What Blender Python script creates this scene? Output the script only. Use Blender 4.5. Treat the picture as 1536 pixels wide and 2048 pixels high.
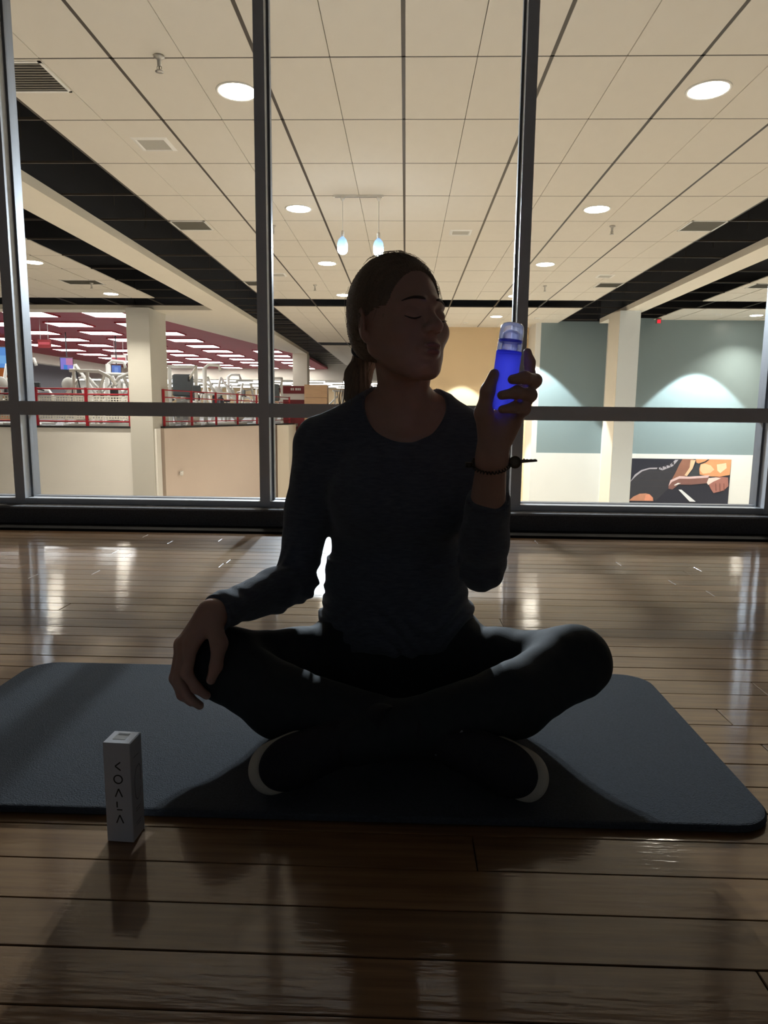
import bpy, math, random
import numpy as np
from mathutils import Vector, Matrix

random.seed(7)
RNG = np.random.default_rng(7)
for o in list(bpy.data.objects):
    bpy.data.objects.remove(o, do_unlink=True)
SC = bpy.context.scene
COL = SC.collection
PI = math.pi

# ------------------------------------------------------------------ camera
cd = bpy.data.cameras.new('camera')
cd.sensor_width = 36.0
cd.sensor_fit = 'AUTO'
cd.lens = 1360.0 / 2048.0 * 36.0
cd.clip_start = 0.05
cd.clip_end = 300
cam = bpy.data.objects.new('camera', cd)
COL.objects.link(cam)
cam.matrix_world = (Matrix.Translation((0, 0, 0.6)) @ Matrix.Rotation(math.radians(1.70), 4, 'Z')
                    @ Matrix.Rotation(math.radians(90 - 8.24), 4, 'X') @ Matrix.Rotation(math.radians(0.6), 4, 'Z'))
SC.camera = cam

# ------------------------------------------------------------------ world, exposure
w = bpy.data.worlds.new('world')
SC.world = w
w.use_nodes = True
w.node_tree.nodes['Background'].inputs[0].default_value = (0.5, 0.55, 0.6, 1)
w.node_tree.nodes['Background'].inputs[1].default_value = 0.002
SC.view_settings.view_transform = 'Standard'
SC.view_settings.look = 'None'
SC.view_settings.gamma = 1
SC.view_settings.exposure = 0.0
SC.view_settings.use_curve_mapping = False
SC.cycles.max_bounces = 8
SC.cycles.glossy_bounces = 3

# strengths of the lamps
DOWNLIGHT = 40.0            # glow of the lens itself
DOWNLIGHT_BEAM = 94.0       # watts thrown downwards by each recessed can
PENDANT = 120.0
PENDANT_BEAM = 1300.0
FLUOR = 13.0
SCALLOP = 60.0

# ------------------------------------------------------------------ materials
def srgb(r, g, b):
    def f(c):
        c /= 255.0
        return c / 12.92 if c <= 0.04045 else ((c + 0.055) / 1.055) ** 2.4
    return (f(r), f(g), f(b), 1.0)

def mat(name, col, rough=0.6, metal=0.0, var=0.08, scale=8.0, bump=0.0, bscale=60.0, spec=0.5, coat=0.0,
        stretch=(1, 1, 1), sheen=0.0, emit=None, estr=0.0, trans=0.0, detail=3.0):
    m = bpy.data.materials.new(name)
    m.use_nodes = True
    nt = m.node_tree
    b = nt.nodes['Principled BSDF']
    c = col if len(col) == 4 else (*col, 1)
    tc = nt.nodes.new('ShaderNodeTexCoord')
    mp = nt.nodes.new('ShaderNodeMapping')
    mp.inputs['Scale'].default_value = stretch
    nt.links.new(tc.outputs['Object'], mp.inputs[0])
    n = nt.nodes.new('ShaderNodeTexNoise')
    n.inputs['Scale'].default_value = scale
    n.inputs['Detail'].default_value = detail
    nt.links.new(mp.outputs[0], n.inputs['Vector'])
    mx = nt.nodes.new('ShaderNodeMix')
    mx.data_type = 'RGBA'
    mx.inputs[6].default_value = [max(0, v * (1 - var)) for v in c[:3]] + [1]
    mx.inputs[7].default_value = [min(1, v * (1 + var)) for v in c[:3]] + [1]
    nt.links.new(n.outputs[0], mx.inputs[0])
    nt.links.new(mx.outputs[2], b.inputs['Base Color'])
    b.inputs['Roughness'].default_value = rough
    b.inputs['Metallic'].default_value = metal
    b.inputs['Specular IOR Level'].default_value = spec
    b.inputs['Coat Weight'].default_value = coat
    b.inputs['Coat Roughness'].default_value = 0.08
    if sheen:
        b.inputs['Sheen Weight'].default_value = sheen
        b.inputs['Sheen Roughness'].default_value = 0.5
    if emit is not None:
        b.inputs['Emission Color'].default_value = emit
        b.inputs['Emission Strength'].default_value = estr
    if trans:
        b.inputs['Transmission Weight'].default_value = trans
    if bump:
        n2 = nt.nodes.new('ShaderNodeTexNoise')
        n2.inputs['Scale'].default_value = bscale
        n2.inputs['Detail'].default_value = 4
        nt.links.new(mp.outputs[0], n2.inputs['Vector'])
        bp = nt.nodes.new('ShaderNodeBump')
        bp.inputs['Strength'].default_value = bump
        bp.inputs['Distance'].default_value = 0.004
        nt.links.new(n2.outputs[0], bp.inputs['Height'])
        nt.links.new(bp.outputs[0], b.inputs['Normal'])
    return m

def emission(name, col, s):
    m = bpy.data.materials.new(name)
    m.use_nodes = True
    nt = m.node_tree
    nt.nodes.remove(nt.nodes['Principled BSDF'])
    e = nt.nodes.new('ShaderNodeEmission')
    e.inputs[0].default_value = (*col[:3], 1)
    e.inputs[1].default_value = s
    nt.links.new(e.outputs[0], nt.nodes['Material Output'].inputs[0])
    return m

def glass_mat(name, tint=(0.95, 0.97, 0.97), refl=0.07, rough=0.0):
    """thin architectural glass: clear pane with a weak mirror sheen"""
    m = bpy.data.materials.new(name)
    m.use_nodes = True
    nt = m.node_tree
    nt.nodes.remove(nt.nodes['Principled BSDF'])
    t = nt.nodes.new('ShaderNodeBsdfTransparent')
    t.inputs[0].default_value = (*tint, 1)
    g = nt.nodes.new('ShaderNodeBsdfGlossy')
    g.inputs['Roughness'].default_value = rough
    f = nt.nodes.new('ShaderNodeFresnel')
    f.inputs[0].default_value = 1.35
    mlt = nt.nodes.new('ShaderNodeMath')
    mlt.operation = 'MULTIPLY'
    mlt.inputs[1].default_value = refl / 0.04
    nt.links.new(f.outputs[0], mlt.inputs[0])
    s = nt.nodes.new('ShaderNodeMixShader')
    nt.links.new(mlt.outputs[0], s.inputs[0])
    nt.links.new(t.outputs[0], s.inputs[1])
    nt.links.new(g.outputs[0], s.inputs[2])
    nt.links.new(s.outputs[0], nt.nodes['Material Output'].inputs[0])
    return m

def wood_mat():
    m = bpy.data.materials.new('varnished_maple')
    m.use_nodes = True
    nt = m.node_tree
    N, L = nt.nodes, nt.links
    b = N['Principled BSDF']
    geo = N.new('ShaderNodeNewGeometry')
    oi = N.new('ShaderNodeObjectInfo')
    add = N.new('ShaderNodeVectorMath')
    add.operation = 'ADD'
    cmb = N.new('ShaderNodeCombineXYZ')
    ml = N.new('ShaderNodeMath')
    ml.operation = 'MULTIPLY'
    ml.inputs[1].default_value = 37.0
    L.new(oi.outputs['Random'], ml.inputs[0])
    L.new(ml.outputs[0], cmb.inputs[0])
    L.new(ml.outputs[0], cmb.inputs[2])
    L.new(geo.outputs['Position'], add.inputs[0])
    L.new(cmb.outputs[0], add.inputs[1])
    mp = N.new('ShaderNodeMapping')
    mp.inputs['Scale'].default_value = (1.6, 30, 30)
    L.new(add.outputs[0], mp.inputs[0])
    n = N.new('ShaderNodeTexNoise')
    n.inputs['Scale'].default_value = 3.0
    n.inputs['Detail'].default_value = 6
    L.new(mp.outputs[0], n.inputs['Vector'])
    cr = N.new('ShaderNodeValToRGB')
    cr.color_ramp.elements[0].position = 0.3
    cr.color_ramp.elements[0].color = (0.165, 0.080, 0.030, 1)
    cr.color_ramp.elements[1].position = 0.72
    cr.color_ramp.elements[1].color = (0.285, 0.155, 0.062, 1)
    L.new(n.outputs[0], cr.inputs[0])
    hv = N.new('ShaderNodeHueSaturation')
    mr = N.new('ShaderNodeMapRange')
    mr.inputs[3].default_value = 0.78
    mr.inputs[4].default_value = 1.15
    L.new(oi.outputs['Random'], mr.inputs[0])
    L.new(mr.outputs[0], hv.inputs['Value'])
    L.new(cr.outputs[0], hv.inputs['Color'])
    L.new(hv.outputs[0], b.inputs['Base Color'])
    # worn varnish: gloss changes slightly from spot to spot
    n2 = N.new('ShaderNodeTexNoise')
    n2.inputs['Scale'].default_value = 9
    L.new(geo.outputs['Position'], n2.inputs['Vector'])
    mr2 = N.new('ShaderNodeMapRange')
    mr2.inputs[3].default_value = 0.05
    mr2.inputs[4].default_value = 0.10
    L.new(n2.outputs[0], mr2.inputs[0])
    L.new(mr2.outputs[0], b.inputs['Coat Roughness'])
    b.inputs['Roughness'].default_value = 0.40
    b.inputs['Coat Weight'].default_value = 1.0
    b.inputs['Coat IOR'].default_value = 1.5
    mp2 = N.new('ShaderNodeMapping')
    mp2.inputs['Scale'].default_value = (3, 26, 1)
    L.new(geo.outputs['Position'], mp2.inputs[0])
    n3 = N.new('ShaderNodeTexNoise')
    n3.inputs['Scale'].default_value = 5
    n3.inputs['Detail'].default_value = 3
    L.new(mp2.outputs[0], n3.inputs['Vector'])
    bp = N.new('ShaderNodeBump')
    bp.inputs['Strength'].default_value = 0.12
    bp.inputs['Distance'].default_value = 0.002
    L.new(n3.outputs[0], bp.inputs['Height'])
    L.new(bp.outputs[0], b.inputs['Normal'])
    L.new(bp.outputs[0], b.inputs['Coat Normal'])
    b.inputs['Specular IOR Level'].default_value = 0.32
    return m

def slat_mat():
    """fine ribs of a linear metal ceiling"""
    m = mat('red_ribbed_metal', srgb(150, 24, 44), 0.5, 0, 0.05, 2)
    nt = m.node_tree
    b = nt.nodes['Principled BSDF']
    geo = nt.nodes.new('ShaderNodeNewGeometry')
    wv = nt.nodes.new('ShaderNodeTexWave')
    wv.bands_direction = 'Y'
    wv.inputs['Scale'].default_value = 1.6
    nt.links.new(geo.outputs['Position'], wv.inputs['Vector'])
    bp = nt.nodes.new('ShaderNodeBump')
    bp.inputs['Strength'].default_value = 0.6
    bp.inputs['Distance'].default_value = 0.03
    nt.links.new(wv.outputs[1], bp.inputs['Height'])
    nt.links.new(bp.outputs[0], b.inputs['Normal'])
    return m

M = {}
M['wood'] = wood_mat()
M['tile'] = mat('mineral_fibre_tile', (0.68, 0.63, 0.55), 0.9, 0, 0.03, 5, 0.15, 220)
M['grid'] = mat('bronze_grid_bar', srgb(62, 54, 46), 0.5, 0.2, 0.1)
M['plenum'] = mat('black_painted_deck', (0.012, 0.013, 0.017), 0.9, 0, 0.3, 2)
M['beam'] = mat('cream_plasterboard', (0.80, 0.74, 0.63), 0.85, 0, 0.03, 3)
M['hallwall'] = mat('cream_wall_paint', (0.86, 0.84, 0.80), 0.75, 0, 0.03, 1.5)
M['tan'] = mat('tan_wall_paint', (0.72, 0.54, 0.33), 0.7, 0, 0.03, 1.5)
M['blue'] = mat('blue_grey_wall_paint', (0.235, 0.305, 0.325), 0.32, 0, 0.03, 1.2)
M['white'] = mat('white_wall_paint', (0.80, 0.79, 0.76), 0.6, 0, 0.02, 2)
M['colwhite'] = mat('white_column_paint', (0.80, 0.86, 0.90), 0.5, 0, 0.02, 2)
M['hallfloor'] = mat('pale_hall_floor', (0.50, 0.47, 0.43), 0.5, 0, 0.06, 0.6)
M['gymfloor'] = mat('grey_rubber_floor', (0.22, 0.22, 0.22), 0.8, 0, 0.1, 2)
M['red'] = slat_mat()
M['redpaint'] = mat('red_enamel', srgb(165, 30, 45), 0.4, 0, 0.08, 8)
M['maroon'] = mat('maroon_panel', srgb(128, 32, 36), 0.5, 0, 0.08, 3)
M['meshwhite'] = mat('white_wire_mesh', (0.72, 0.70, 0.64), 0.5, 0, 0.04)
M['machine'] = mat('white_machine_frame', (0.80, 0.79, 0.74), 0.35, 0, 0.04)
M['pad'] = mat('black_vinyl_pad', (0.03, 0.03, 0.035), 0.5, 0, 0.2)
M['greyplastic'] = mat('dark_grey_shroud', (0.10, 0.115, 0.125), 0.45, 0, 0.1)
M['steel'] = mat('brushed_steel', (0.5, 0.5, 0.5), 0.3, 0.9, 0.08)
M['blacktrim'] = mat('black_edge_trim', (0.02, 0.02, 0.02), 0.6, 0, 0.2)
M['alu'] = mat('anodised_aluminium', (0.64, 0.67, 0.72), 0.45, 0.1, 0.06, 20)
M['alulight'] = mat('pale_aluminium_stop', (0.17, 0.18, 0.20), 0.45, 0.2, 0.05, 20)
M['gasket'] = mat('black_rubber_gasket', (0.01, 0.01, 0.011), 0.7, 0, 0.2)
M['glass'] = glass_mat('window_glass')
M['carpet'] = mat('charcoal_carpet', (0.15, 0.15, 0.16), 0.98, 0, 0.5, 160, 0.8, 500)
M['rubber'] = mat('black_floor_strip', (0.008, 0.008, 0.009), 0.75, 0, 0.2, 30, spec=0.2)
M['studiowall'] = mat('studio_wall_paint', (0.20, 0.20, 0.21), 0.8, 0, 0.05, 2)
M['studioceil'] = mat('studio_ceiling_paint', (0.21, 0.21, 0.22), 0.9, 0, 0.05, 2)
M['groove'] = mat('dark_floor_joint', (0.03, 0.018, 0.01), 0.9, 0, 0.2)
M['trimwhite'] = mat('white_lamp_trim', (0.8, 0.78, 0.74), 0.4, 0, 0.02)
M['downlight'] = emission('downlight_lens', (1.0, 0.90, 0.75), DOWNLIGHT)
M['fluor'] = emission('fluorescent_lens', (1.0, 0.985, 0.95), FLUOR)
M['bulb'] = emission('cool_white_bulb', (0.80, 0.90, 1.0), PENDANT)
def shade_mat():
    m = bpy.data.materials.new('pale_blue_shade')
    m.use_nodes = True
    nt = m.node_tree
    nt.nodes.remove(nt.nodes['Principled BSDF'])
    a = nt.nodes.new('ShaderNodeBsdfTranslucent')
    a.inputs[0].default_value = (0.03, 0.045, 0.07, 1)
    b = nt.nodes.new('ShaderNodeBsdfDiffuse')
    b.inputs[0].default_value = (0.45, 0.55, 0.68, 1)
    s = nt.nodes.new('ShaderNodeMixShader')
    nt.links.new(a.outputs[0], s.inputs[1])
    nt.links.new(b.outputs[0], s.inputs[2])
    s.inputs[0].default_value = 0.5
    nt.links.new(s.outputs[0], nt.nodes['Material Output'].inputs[0])
    return m
M['bulbglass'] = shade_mat()
M['cord'] = mat('pale_grey_cord', (0.75, 0.72, 0.66), 0.5, 0, 0.05)
M['grille'] = mat('grey_air_grille', (0.22, 0.205, 0.17), 0.6, 0.1, 0.1)
M['grilledark'] = mat('dark_return_grille', (0.055, 0.05, 0.042), 0.7, 0.1, 0.2)
M['chrome'] = mat('chrome_sprinkler', (0.45, 0.43, 0.40), 0.3, 0.8, 0.05)
M['mat'] = mat('foam_mat', (0.052, 0.060, 0.071), 0.9, 0, 0.35, 260, 0.5, 420, spec=0.35)

# ------------------------------------------------------------------ mesh helpers
def mesh_from(name, V, Fs, smooth=False):
    me = bpy.data.meshes.new(name)
    me.from_pydata([tuple(v) for v in V], [], Fs)
    me.update()
    if smooth:
        me.polygons.foreach_set('use_smooth', [True] * len(me.polygons))
    return me

def link(name, me, material=None, parent=None, loc=(0, 0, 0)):
    o = bpy.data.objects.new(name, me)
    COL.objects.link(o)
    o.location = loc
    if parent is not None:
        o.parent = parent
    if material is not None and me is not None and hasattr(me, 'materials') and not me.materials:
        me.materials.append(material)
    return o

def empty(name, loc=(0, 0, 0), rz=0.0):
    o = bpy.data.objects.new(name, None)
    COL.objects.link(o)
    o.location = loc
    o.rotation_euler = (0, 0, rz)
    o.empty_display_size = 0.05
    return o

def tag(o, label=None, cat=None, group=None, kind=None):
    if label: o['label'] = label
    if cat: o['category'] = cat
    if group: o['group'] = group
    if kind: o['kind'] = kind
    return o

def wloc(o):
    v = Vector((0, 0, 0))
    while o is not None:
        v += o.location
        o = o.parent
    return v

class MB:
    def __init__(s):
        s.V, s.F = [], []
    def add(s, V, Fs):
        n = len(s.V)
        s.V += [Vector(v) for v in V]
        s.F += [tuple(i + n for i in f) for f in Fs]
        return s
    def box(s, x0, x1, y0, y1, z0, z1):
        V = [(x0, y0, z0), (x1, y0, z0), (x1, y1, z0), (x0, y1, z0), (x0, y0, z1), (x1, y0, z1), (x1, y1, z1), (x0, y1, z1)]
        return s.add(V, [(0, 3, 2, 1), (4, 5, 6, 7), (0, 1, 5, 4), (1, 2, 6, 5), (2, 3, 7, 6), (3, 0, 4, 7)])
    def bbox(s, x0, x1, y0, y1, z0, z1, b):
        """box with its four vertical edges and top chamfered"""
        loop = [(x0 + b, y0), (x1 - b, y0), (x1, y0 + b), (x1, y1 - b), (x1 - b, y1), (x0 + b, y1), (x0, y1 - b), (x0, y0 + b)]
        cx, cy = (x0 + x1) / 2, (y0 + y1) / 2
        sx, sy = 1 - 2 * b / max(x1 - x0, 1e-6), 1 - 2 * b / max(y1 - y0, 1e-6)
        ins = [(cx + (x - cx) * sx, cy + (y - cy) * sy) for x, y in loop]
        V = [(x, y, z0 + b) for x, y in loop] + [(x, y, z1 - b) for x, y in loop] + [(x, y, z1) for x, y in ins] + [(x, y, z0) for x, y in ins]
        Fs = []
        for i in range(8):
            j = (i + 1) % 8
            Fs += [(i, j, 8 + j, 8 + i), (8 + i, 8 + j, 16 + j, 16 + i), (24 + i, 24 + j, j, i)]
        Fs += [tuple(range(16, 24)), tuple(range(31, 23, -1))]
        return s.add(V, Fs)
    def tube(s, pts, r, n=8, cap=True):
        pts = [Vector(p) for p in pts]
        rs = r if isinstance(r, (list, tuple)) else [r] * len(pts)
        V, Fs = [], []
        prev = None
        for i, p in enumerate(pts):
            d = (pts[min(i + 1, len(pts) - 1)] - pts[max(i - 1, 0)])
            d = d.normalized() if d.length > 1e-9 else Vector((0, 0, 1))
            if prev is None:
                a = Vector((0, 0, 1)) if abs(d.z) < 0.9 else Vector((1, 0, 0))
                u = d.cross(a).normalized()
            else:
                u = (prev - d * prev.dot(d))
                u = u.normalized() if u.length > 1e-6 else d.orthogonal().normalized()
            prev = u
            v = d.cross(u)
            for k in range(n):
                t = 2 * PI * k / n
                V.append(p + (u * math.cos(t) + v * math.sin(t)) * rs[i])
        for i in range(len(pts) - 1):
            for k in range(n):
                a, b = i * n + k, i * n + (k + 1) % n
                Fs.append((a, b, b + n, a + n))
        if cap:
            Fs.append(tuple(range(n - 1, -1, -1)))
            Fs.append(tuple(range((len(pts) - 1) * n, len(pts) * n)))
        return s.add(V, Fs)
    def lathe(s, prof, c=(0, 0, 0), n=24, axis=None):
        """prof: list of (r, h) along the axis (default z)"""
        c = Vector(c)
        ax = Vector(axis).normalized() if axis is not None else Vector((0, 0, 1))
        u = ax.orthogonal().normalized()
        v = ax.cross(u)
        V, Fs = [], []
        for r, h in prof:
            for k in range(n):
                t = 2 * PI * k / n
                V.append(c + ax * h + (u * math.cos(t) + v * math.sin(t)) * r)
        for i in range(len(prof) - 1):
            for k in range(n):
                a, b = i * n + k, i * n + (k + 1) % n
                Fs.append((a, b, b + n, a + n))
        Fs.append(tuple(range(n - 1, -1, -1)))
        Fs.append(tuple(range((len(prof) - 1) * n, len(prof) * n)))
        return s.add(V, Fs)
    def prism(s, poly, z0, z1):
        n = len(poly)
        V = [(x, y, z0) for x, y in poly] + [(x, y, z1) for x, y in poly]
        Fs = [tuple(range(n - 1, -1, -1)), tuple(range(n, 2 * n))]
        for i in range(n):
            j = (i + 1) % n
            Fs.append((i, j, n + j, n + i))
        return s.add(V, Fs)
    def build(s, name, material, parent=None, smooth=False, local=False):
        off = Vector((0, 0, 0)) if (local or parent is None) else wloc(parent)
        me = mesh_from(name, [v - off for v in s.V], s.F, smooth)
        return link(name, me, material, parent)

def struct(name, mb, material, label=None):
    o = mb.build(name, material)
    tag(o, label, None, None, 'structure')
    return o

def copy_tree(o, parent=None):
    c = o.copy()
    COL.objects.link(c)
    c.parent = parent
    for ch in list(o.children):
        copy_tree(ch, c)
    return c

# ================================================================== THE STUDIO
# floor: dark sub-floor slab, every maple plank on it a part of its own
floor = struct('floor', MB().box(-3.6, 3.6, -3.2, 3.56, -0.12, -0.016), M['groove'], 'varnished maple plank floor of the dark studio')
PLANK_W = 0.0757
plank_me = MB().bbox(-0.5, 0.5, -PLANK_W / 2 + 0.0009, PLANK_W / 2 - 0.0009, -0.016, 0.0, 0.0008)
plank_me = mesh_from('floor_plank', plank_me.V, plank_me.F)
plank_me.materials.append(M['wood'])
row = 0
y = 0.603 + PLANK_W / 2 - PLANK_W * 12
while y + PLANK_W / 2 < 3.335:
    x = -3.45 + random.uniform(-0.9, 0.0)
    while x < 3.45:
        ln = random.uniform(1.0, 2.4)
        x1 = min(x + ln, 3.5)
        x0 = max(x, -3.5)
        if x1 - x0 > 0.15 and x1 > -1.0 - 0.62 * max(y, 0) and x0 < 1.0 + 0.62 * max(y, 0):
            p = link('floor_plank', plank_me, None, floor)
            p.location = ((x0 + x1) / 2, y, random.uniform(-0.0003, 0.0))
            p.scale = (x1 - x0 - 0.0015, 1, 1)
            p.rotation_euler = (math.radians(random.gauss(0, 0.28)), 0, 0)
        x += ln
    y += PLANK_W
    row += 1
# the remaining floor, behind the camera and out to the walls
rest = MB()
rest.box(-3.5, 3.5, -3.1, 0.603 - PLANK_W * 12, -0.016, -0.0006)
rest.build('floor_boarding', M['wood'], floor)

# black strip, carpeted curb and ledge under the window
struct('floor_strip_window', MB().box(-3.5, 3.5, 3.318, 3.50, -0.016, 0.012), M['rubber'], 'black strip along the foot of the window wall')
led = MB()
led.bbox(-3.5, 3.5, 3.47, 3.74, -0.016, 0.098, 0.008)
struct('trim_ledge', led, M['carpet'], 'black carpeted ledge below the studio window')

# studio shell
struct('wall_left', MB().box(-3.65, -3.5, -3.2, 3.9, -0.1, 3.3), M['studiowall'], 'dark studio side wall')
struct('wall_right', MB().box(3.5, 3.65, -3.2, 3.9, -0.1, 3.3), M['studiowall'], 'dark studio side wall opposite')
struct('wall_back', MB().box(-3.65, 3.65, -3.3, -3.1, -0.1, 3.3), M['studiowall'], 'dark studio wall behind the viewer')
struct('ceiling_studio', MB().box(-3.65, 3.65, -3.3, 3.9, 3.2, 3.3), M['studioceil'], 'dark studio ceiling')
struct('wall_window_head', MB().box(-3.5, 3.5, 3.56, 3.78, 3.0, 3.2), M['studiowall'], 'wall above the studio window')
struct('wall_window_end', MB().box(-3.5, -3.44, 3.56, 3.78, 0.1, 3.0), M['studiowall'], 'wall end beside the studio window')

# window: mullions, transoms, rails, panes
win = empty('window_1', (0, 3.62, 0.098))
tag(win, 'long aluminium framed studio window looking out on the hall', None, None, 'structure')
MUL = [-3.41, -2.073, -0.743, 0.587, 1.910, 3.24]
for i, mx in enumerate(MUL):
    MB().box(mx - 0.027, mx + 0.027, 3.585, 3.66, 0.098, 3.0).build('mullion', M['alu'], win)
    MB().box(mx - 0.020, mx + 0.020, 3.66, 3.672, 0.098, 3.0).build('mullion_gasket', M['gasket'], win)
    MB().box(mx - 0.030, mx + 0.030, 3.672, 3.74, 0.098, 3.0).build('mullion_cap', M['alulight'], win)
for a, b in zip(MUL[:-1], MUL[1:]):
    x0, x1 = a + 0.027, b - 0.027
    MB().box(x0, x1, 3.59, 3.66, 0.573, 0.646).build('transom', M['alu'], win)
    MB().box(x0 - 0.006, x1 + 0.006, 3.672, 3.73, 0.578, 0.641).build('transom_cap', M['alulight'], win)
    MB().box(x0, x1, 3.59, 3.66, 0.098, 0.128).build('bottom_rail', M['alu'], win)
    MB().box(x0 - 0.003, x1 + 0.003, 3.672, 3.73, 0.098, 0.132).build('bottom_rail_cap', M['alulight'], win)
    MB().box(x0, x1, 3.59, 3.73, 2.95, 3.0).build('head_rail', M['alu'], win)
    for z0, z1 in ((0.12, 0.582), (0.636, 2.96)):
        for sx, xa in ((1, x0), (-1, x1)):   # pale glazing stops either side of the pane
            MB().box(min(xa, xa + sx * 0.012), max(xa, xa + sx * 0.012), 3.648, 3.662, z0 + 0.008, z1 - 0.008).build('glazing_stop', M['alulight'], win)
        me = mesh_from('glass_pane', [(x0 - 0.006, 3.668 - 3.62, z0 - 0.098), (x1 + 0.006, 3.668 - 3.62, z0 - 0.098), (x1 + 0.006, 3.668 - 3.62, z1 - 0.098), (x0 - 0.006, 3.668 - 3.62, z1 - 0.098)], [(0, 1, 2, 3)])
        link('glass_pane', me, M['glass'], win)

# ================================================================== THE HALL BEYOND THE WINDOW
CZ = 3.52                      # ceiling height
GX0, GX = -0.06, 1.2235        # grid lines along the depth
GY0, GY = 6.11, 1.21           # grid lines across
HALL_FLOOR = -3.8
ceiling = struct('ceiling', MB().box(-24, 14, 3.75, 62, 4.6, 4.7), M['plenum'], 'suspended hall ceiling of cream tiles under a black deck')

tile_bm = MB().bbox(-0.5, 0.5, -0.5, 0.5, 0.0, 0.02, 0.003)
tile_me = mesh_from('ceiling_tile', tile_bm.V, tile_bm.F)
tile_me.materials.append(M['tile'])
half = GX / 2

def tiles(cols, rows, stuff=False, xoff=0.0):
    """cols: indices of half-cells in x, rows: indices of cells in y"""
    mb = MB()
    for r in rows:
        for c in cols:
            x0 = GX0 + half * c + xoff
            # wide dark joint on the main grid lines, hairline joint between the two tiles of a cell
            ga, gb = (0.016, 0.0025) if c % 2 == 0 else (0.0025, 0.016)
            xa, xb = x0 + ga, x0 + half - gb
            ya, yb = GY0 + GY * r + 0.009, GY0 + GY * (r + 1) - 0.009
            if stuff:
                mb.box(xa, xb, ya, yb, CZ, CZ + 0.02)
            else:
                t = link('ceiling_tile', tile_me, None, ceiling)
                t.location = ((xa + xb) / 2, (ya + yb) / 2, CZ + random.uniform(0, 0.002))
                t.scale = (xb - xa, yb - ya, 1)
    if stuff:
        o = mb.build('far_ceiling_tiles', M['tile'], ceiling)
        o['kind'] = 'stuff'

tiles(range(-6, 8), range(-1, 10))                       # central bay, near
tiles(range(-6, 8), (-2,), True)
tiles(range(-6, 8), range(11, 19), True)                 # beyond the cross slot
tiles(range(-6, 8), range(20, 30), True)
tiles(range(-18, -11 + 0), range(3, 10), False, 0.19)    # left bay
tiles(range(-18, -11), range(-2, 3), True, 0.19)
tiles(range(13, 20), range(5, 10), False, -0.35)         # right bay
tiles(range(13, 20), range(-2, 5), True, -0.35)
tiles(range(13, 20), range(11, 13), True, -0.35)

# bars of the grid: run on across the open black slots
def bar(x0, x1, y0, y1, z0=CZ + 0.004, z1=CZ + 0.03):
    MB().box(x0, x1, y0, y1, z0, z1).build('grid_bar', M['grid'], ceiling)
for k in range(-3, 5):
    xx = GX0 + GX * k
    bar(xx - 0.017, xx + 0.017, 3.8, 42)
for k in range(-9, -5):
    xx = GX0 + GX * k + half
    bar(xx - 0.012, xx + 0.012, 3.8, 19.4)
for k in range(6, 11):
    xx = GX0 + GX * k + half
    bar(xx - 0.012, xx + 0.012, 3.8, 21.6)
for r in range(-1, 30):
    yy = GY0 + GY * r
    if r <= 13:
        bar(-4.77, 5.88, yy - 0.011, yy + 0.011)
    else:
        bar(-4.77, 4.1, yy - 0.011, yy + 0.011)
    if r <= 11:
        bar(-11.1, -5.42, yy - 0.011, yy + 0.011)
    if r <= 12:
        bar(6.42, 12, yy - 0.011, yy + 0.011)
# extra bars in the far slot give the close lines seen there
for r in range(0, 24):
    yy = 20.2 + 0.605 * r
    bar(-4.77, -3.74, yy - 0.02, yy + 0.02)
# faint hanger wires in the slots
for r in range(0, 12):
    yy = GY0 + GY * r + 0.5
    MB().tube([(-4.25, yy, CZ + 0.02), (-4.25, yy + 0.02, 4.6)], 0.006, 4).build('hanger_wire', M['grid'], ceiling)
    MB().tube([(5.36, yy, CZ + 0.02), (5.36, yy + 0.02, 4.6)], 0.006, 4).build('hanger_wire', M['grid'], ceiling)

# beams
struct('beam_left', MB().prism([(-4.78, 3.8), (-4.78, 34), (-5.25, 34), (-7.62, 21.3), (-7.62, 19.42), (-5.41, 19.42), (-5.41, 3.8)][::-1], 3.40, 3.53),
       M['beam'], 'long cream bulkhead between the two black ceiling slots beside the gym')
struct('beam_right', MB().box(5.89, 6.40, 3.8, 21.6, 3.40, 3.53), M['beam'], 'long cream bulkhead leading to the white column')
struct('beam_cross', MB().box(-24, -7.62, 19.42, 20.0, 3.40, 3.53), M['beam'], 'cream bulkhead across the front of the red gym ceiling')

up = MB()
up.prism([(-4.80, 3.8), (-4.80, 34), (-5.25, 34), (-7.60, 21.3), (-7.60, 19.44), (-5.39, 19.44), (-5.39, 3.8)][::-1], 3.53, 4.6)
up.box(5.91, 6.38, 3.8, 21.6, 3.53, 4.6).box(-24, -7.62, 19.44, 20.0, 3.53, 4.6)
up.build('beam_upper_casing', M['plenum'], ceiling)

# lower storey floor and outer shell
struct('floor_hall', MB().box(-24, 14, 3.75, 62, HALL_FLOOR - 0.1, HALL_FLOOR), M['hallfloor'], 'pale floor of the storey below')
struct('wall_hall_right', MB().box(12.2, 12.4, 3.75, 24, HALL_FLOOR, 4.6), M['white'], 'white side wall of the hall')
struct('wall_hall_left', MB().box(-24.2, -24, 3.75, 62, HALL_FLOOR, 4.6), M['hallwall'], 'far side wall of the gym')
sh = MB()
sh.box(-24, -3.66, 3.76, 3.9, HALL_FLOOR, 4.6)
sh.box(3.66, 14, 3.76, 3.9, HALL_FLOOR, 4.6)
sh.box(-3.66, 3.66, 3.76, 3.9, HALL_FLOOR, -0.02)
sh.box(-3.66, 3.66, 3.79, 3.9, 3.01, 4.6)
struct('wall_studio_outside', sh, M['hallwall'], 'outer face of the studio wall towards the hall')

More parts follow.
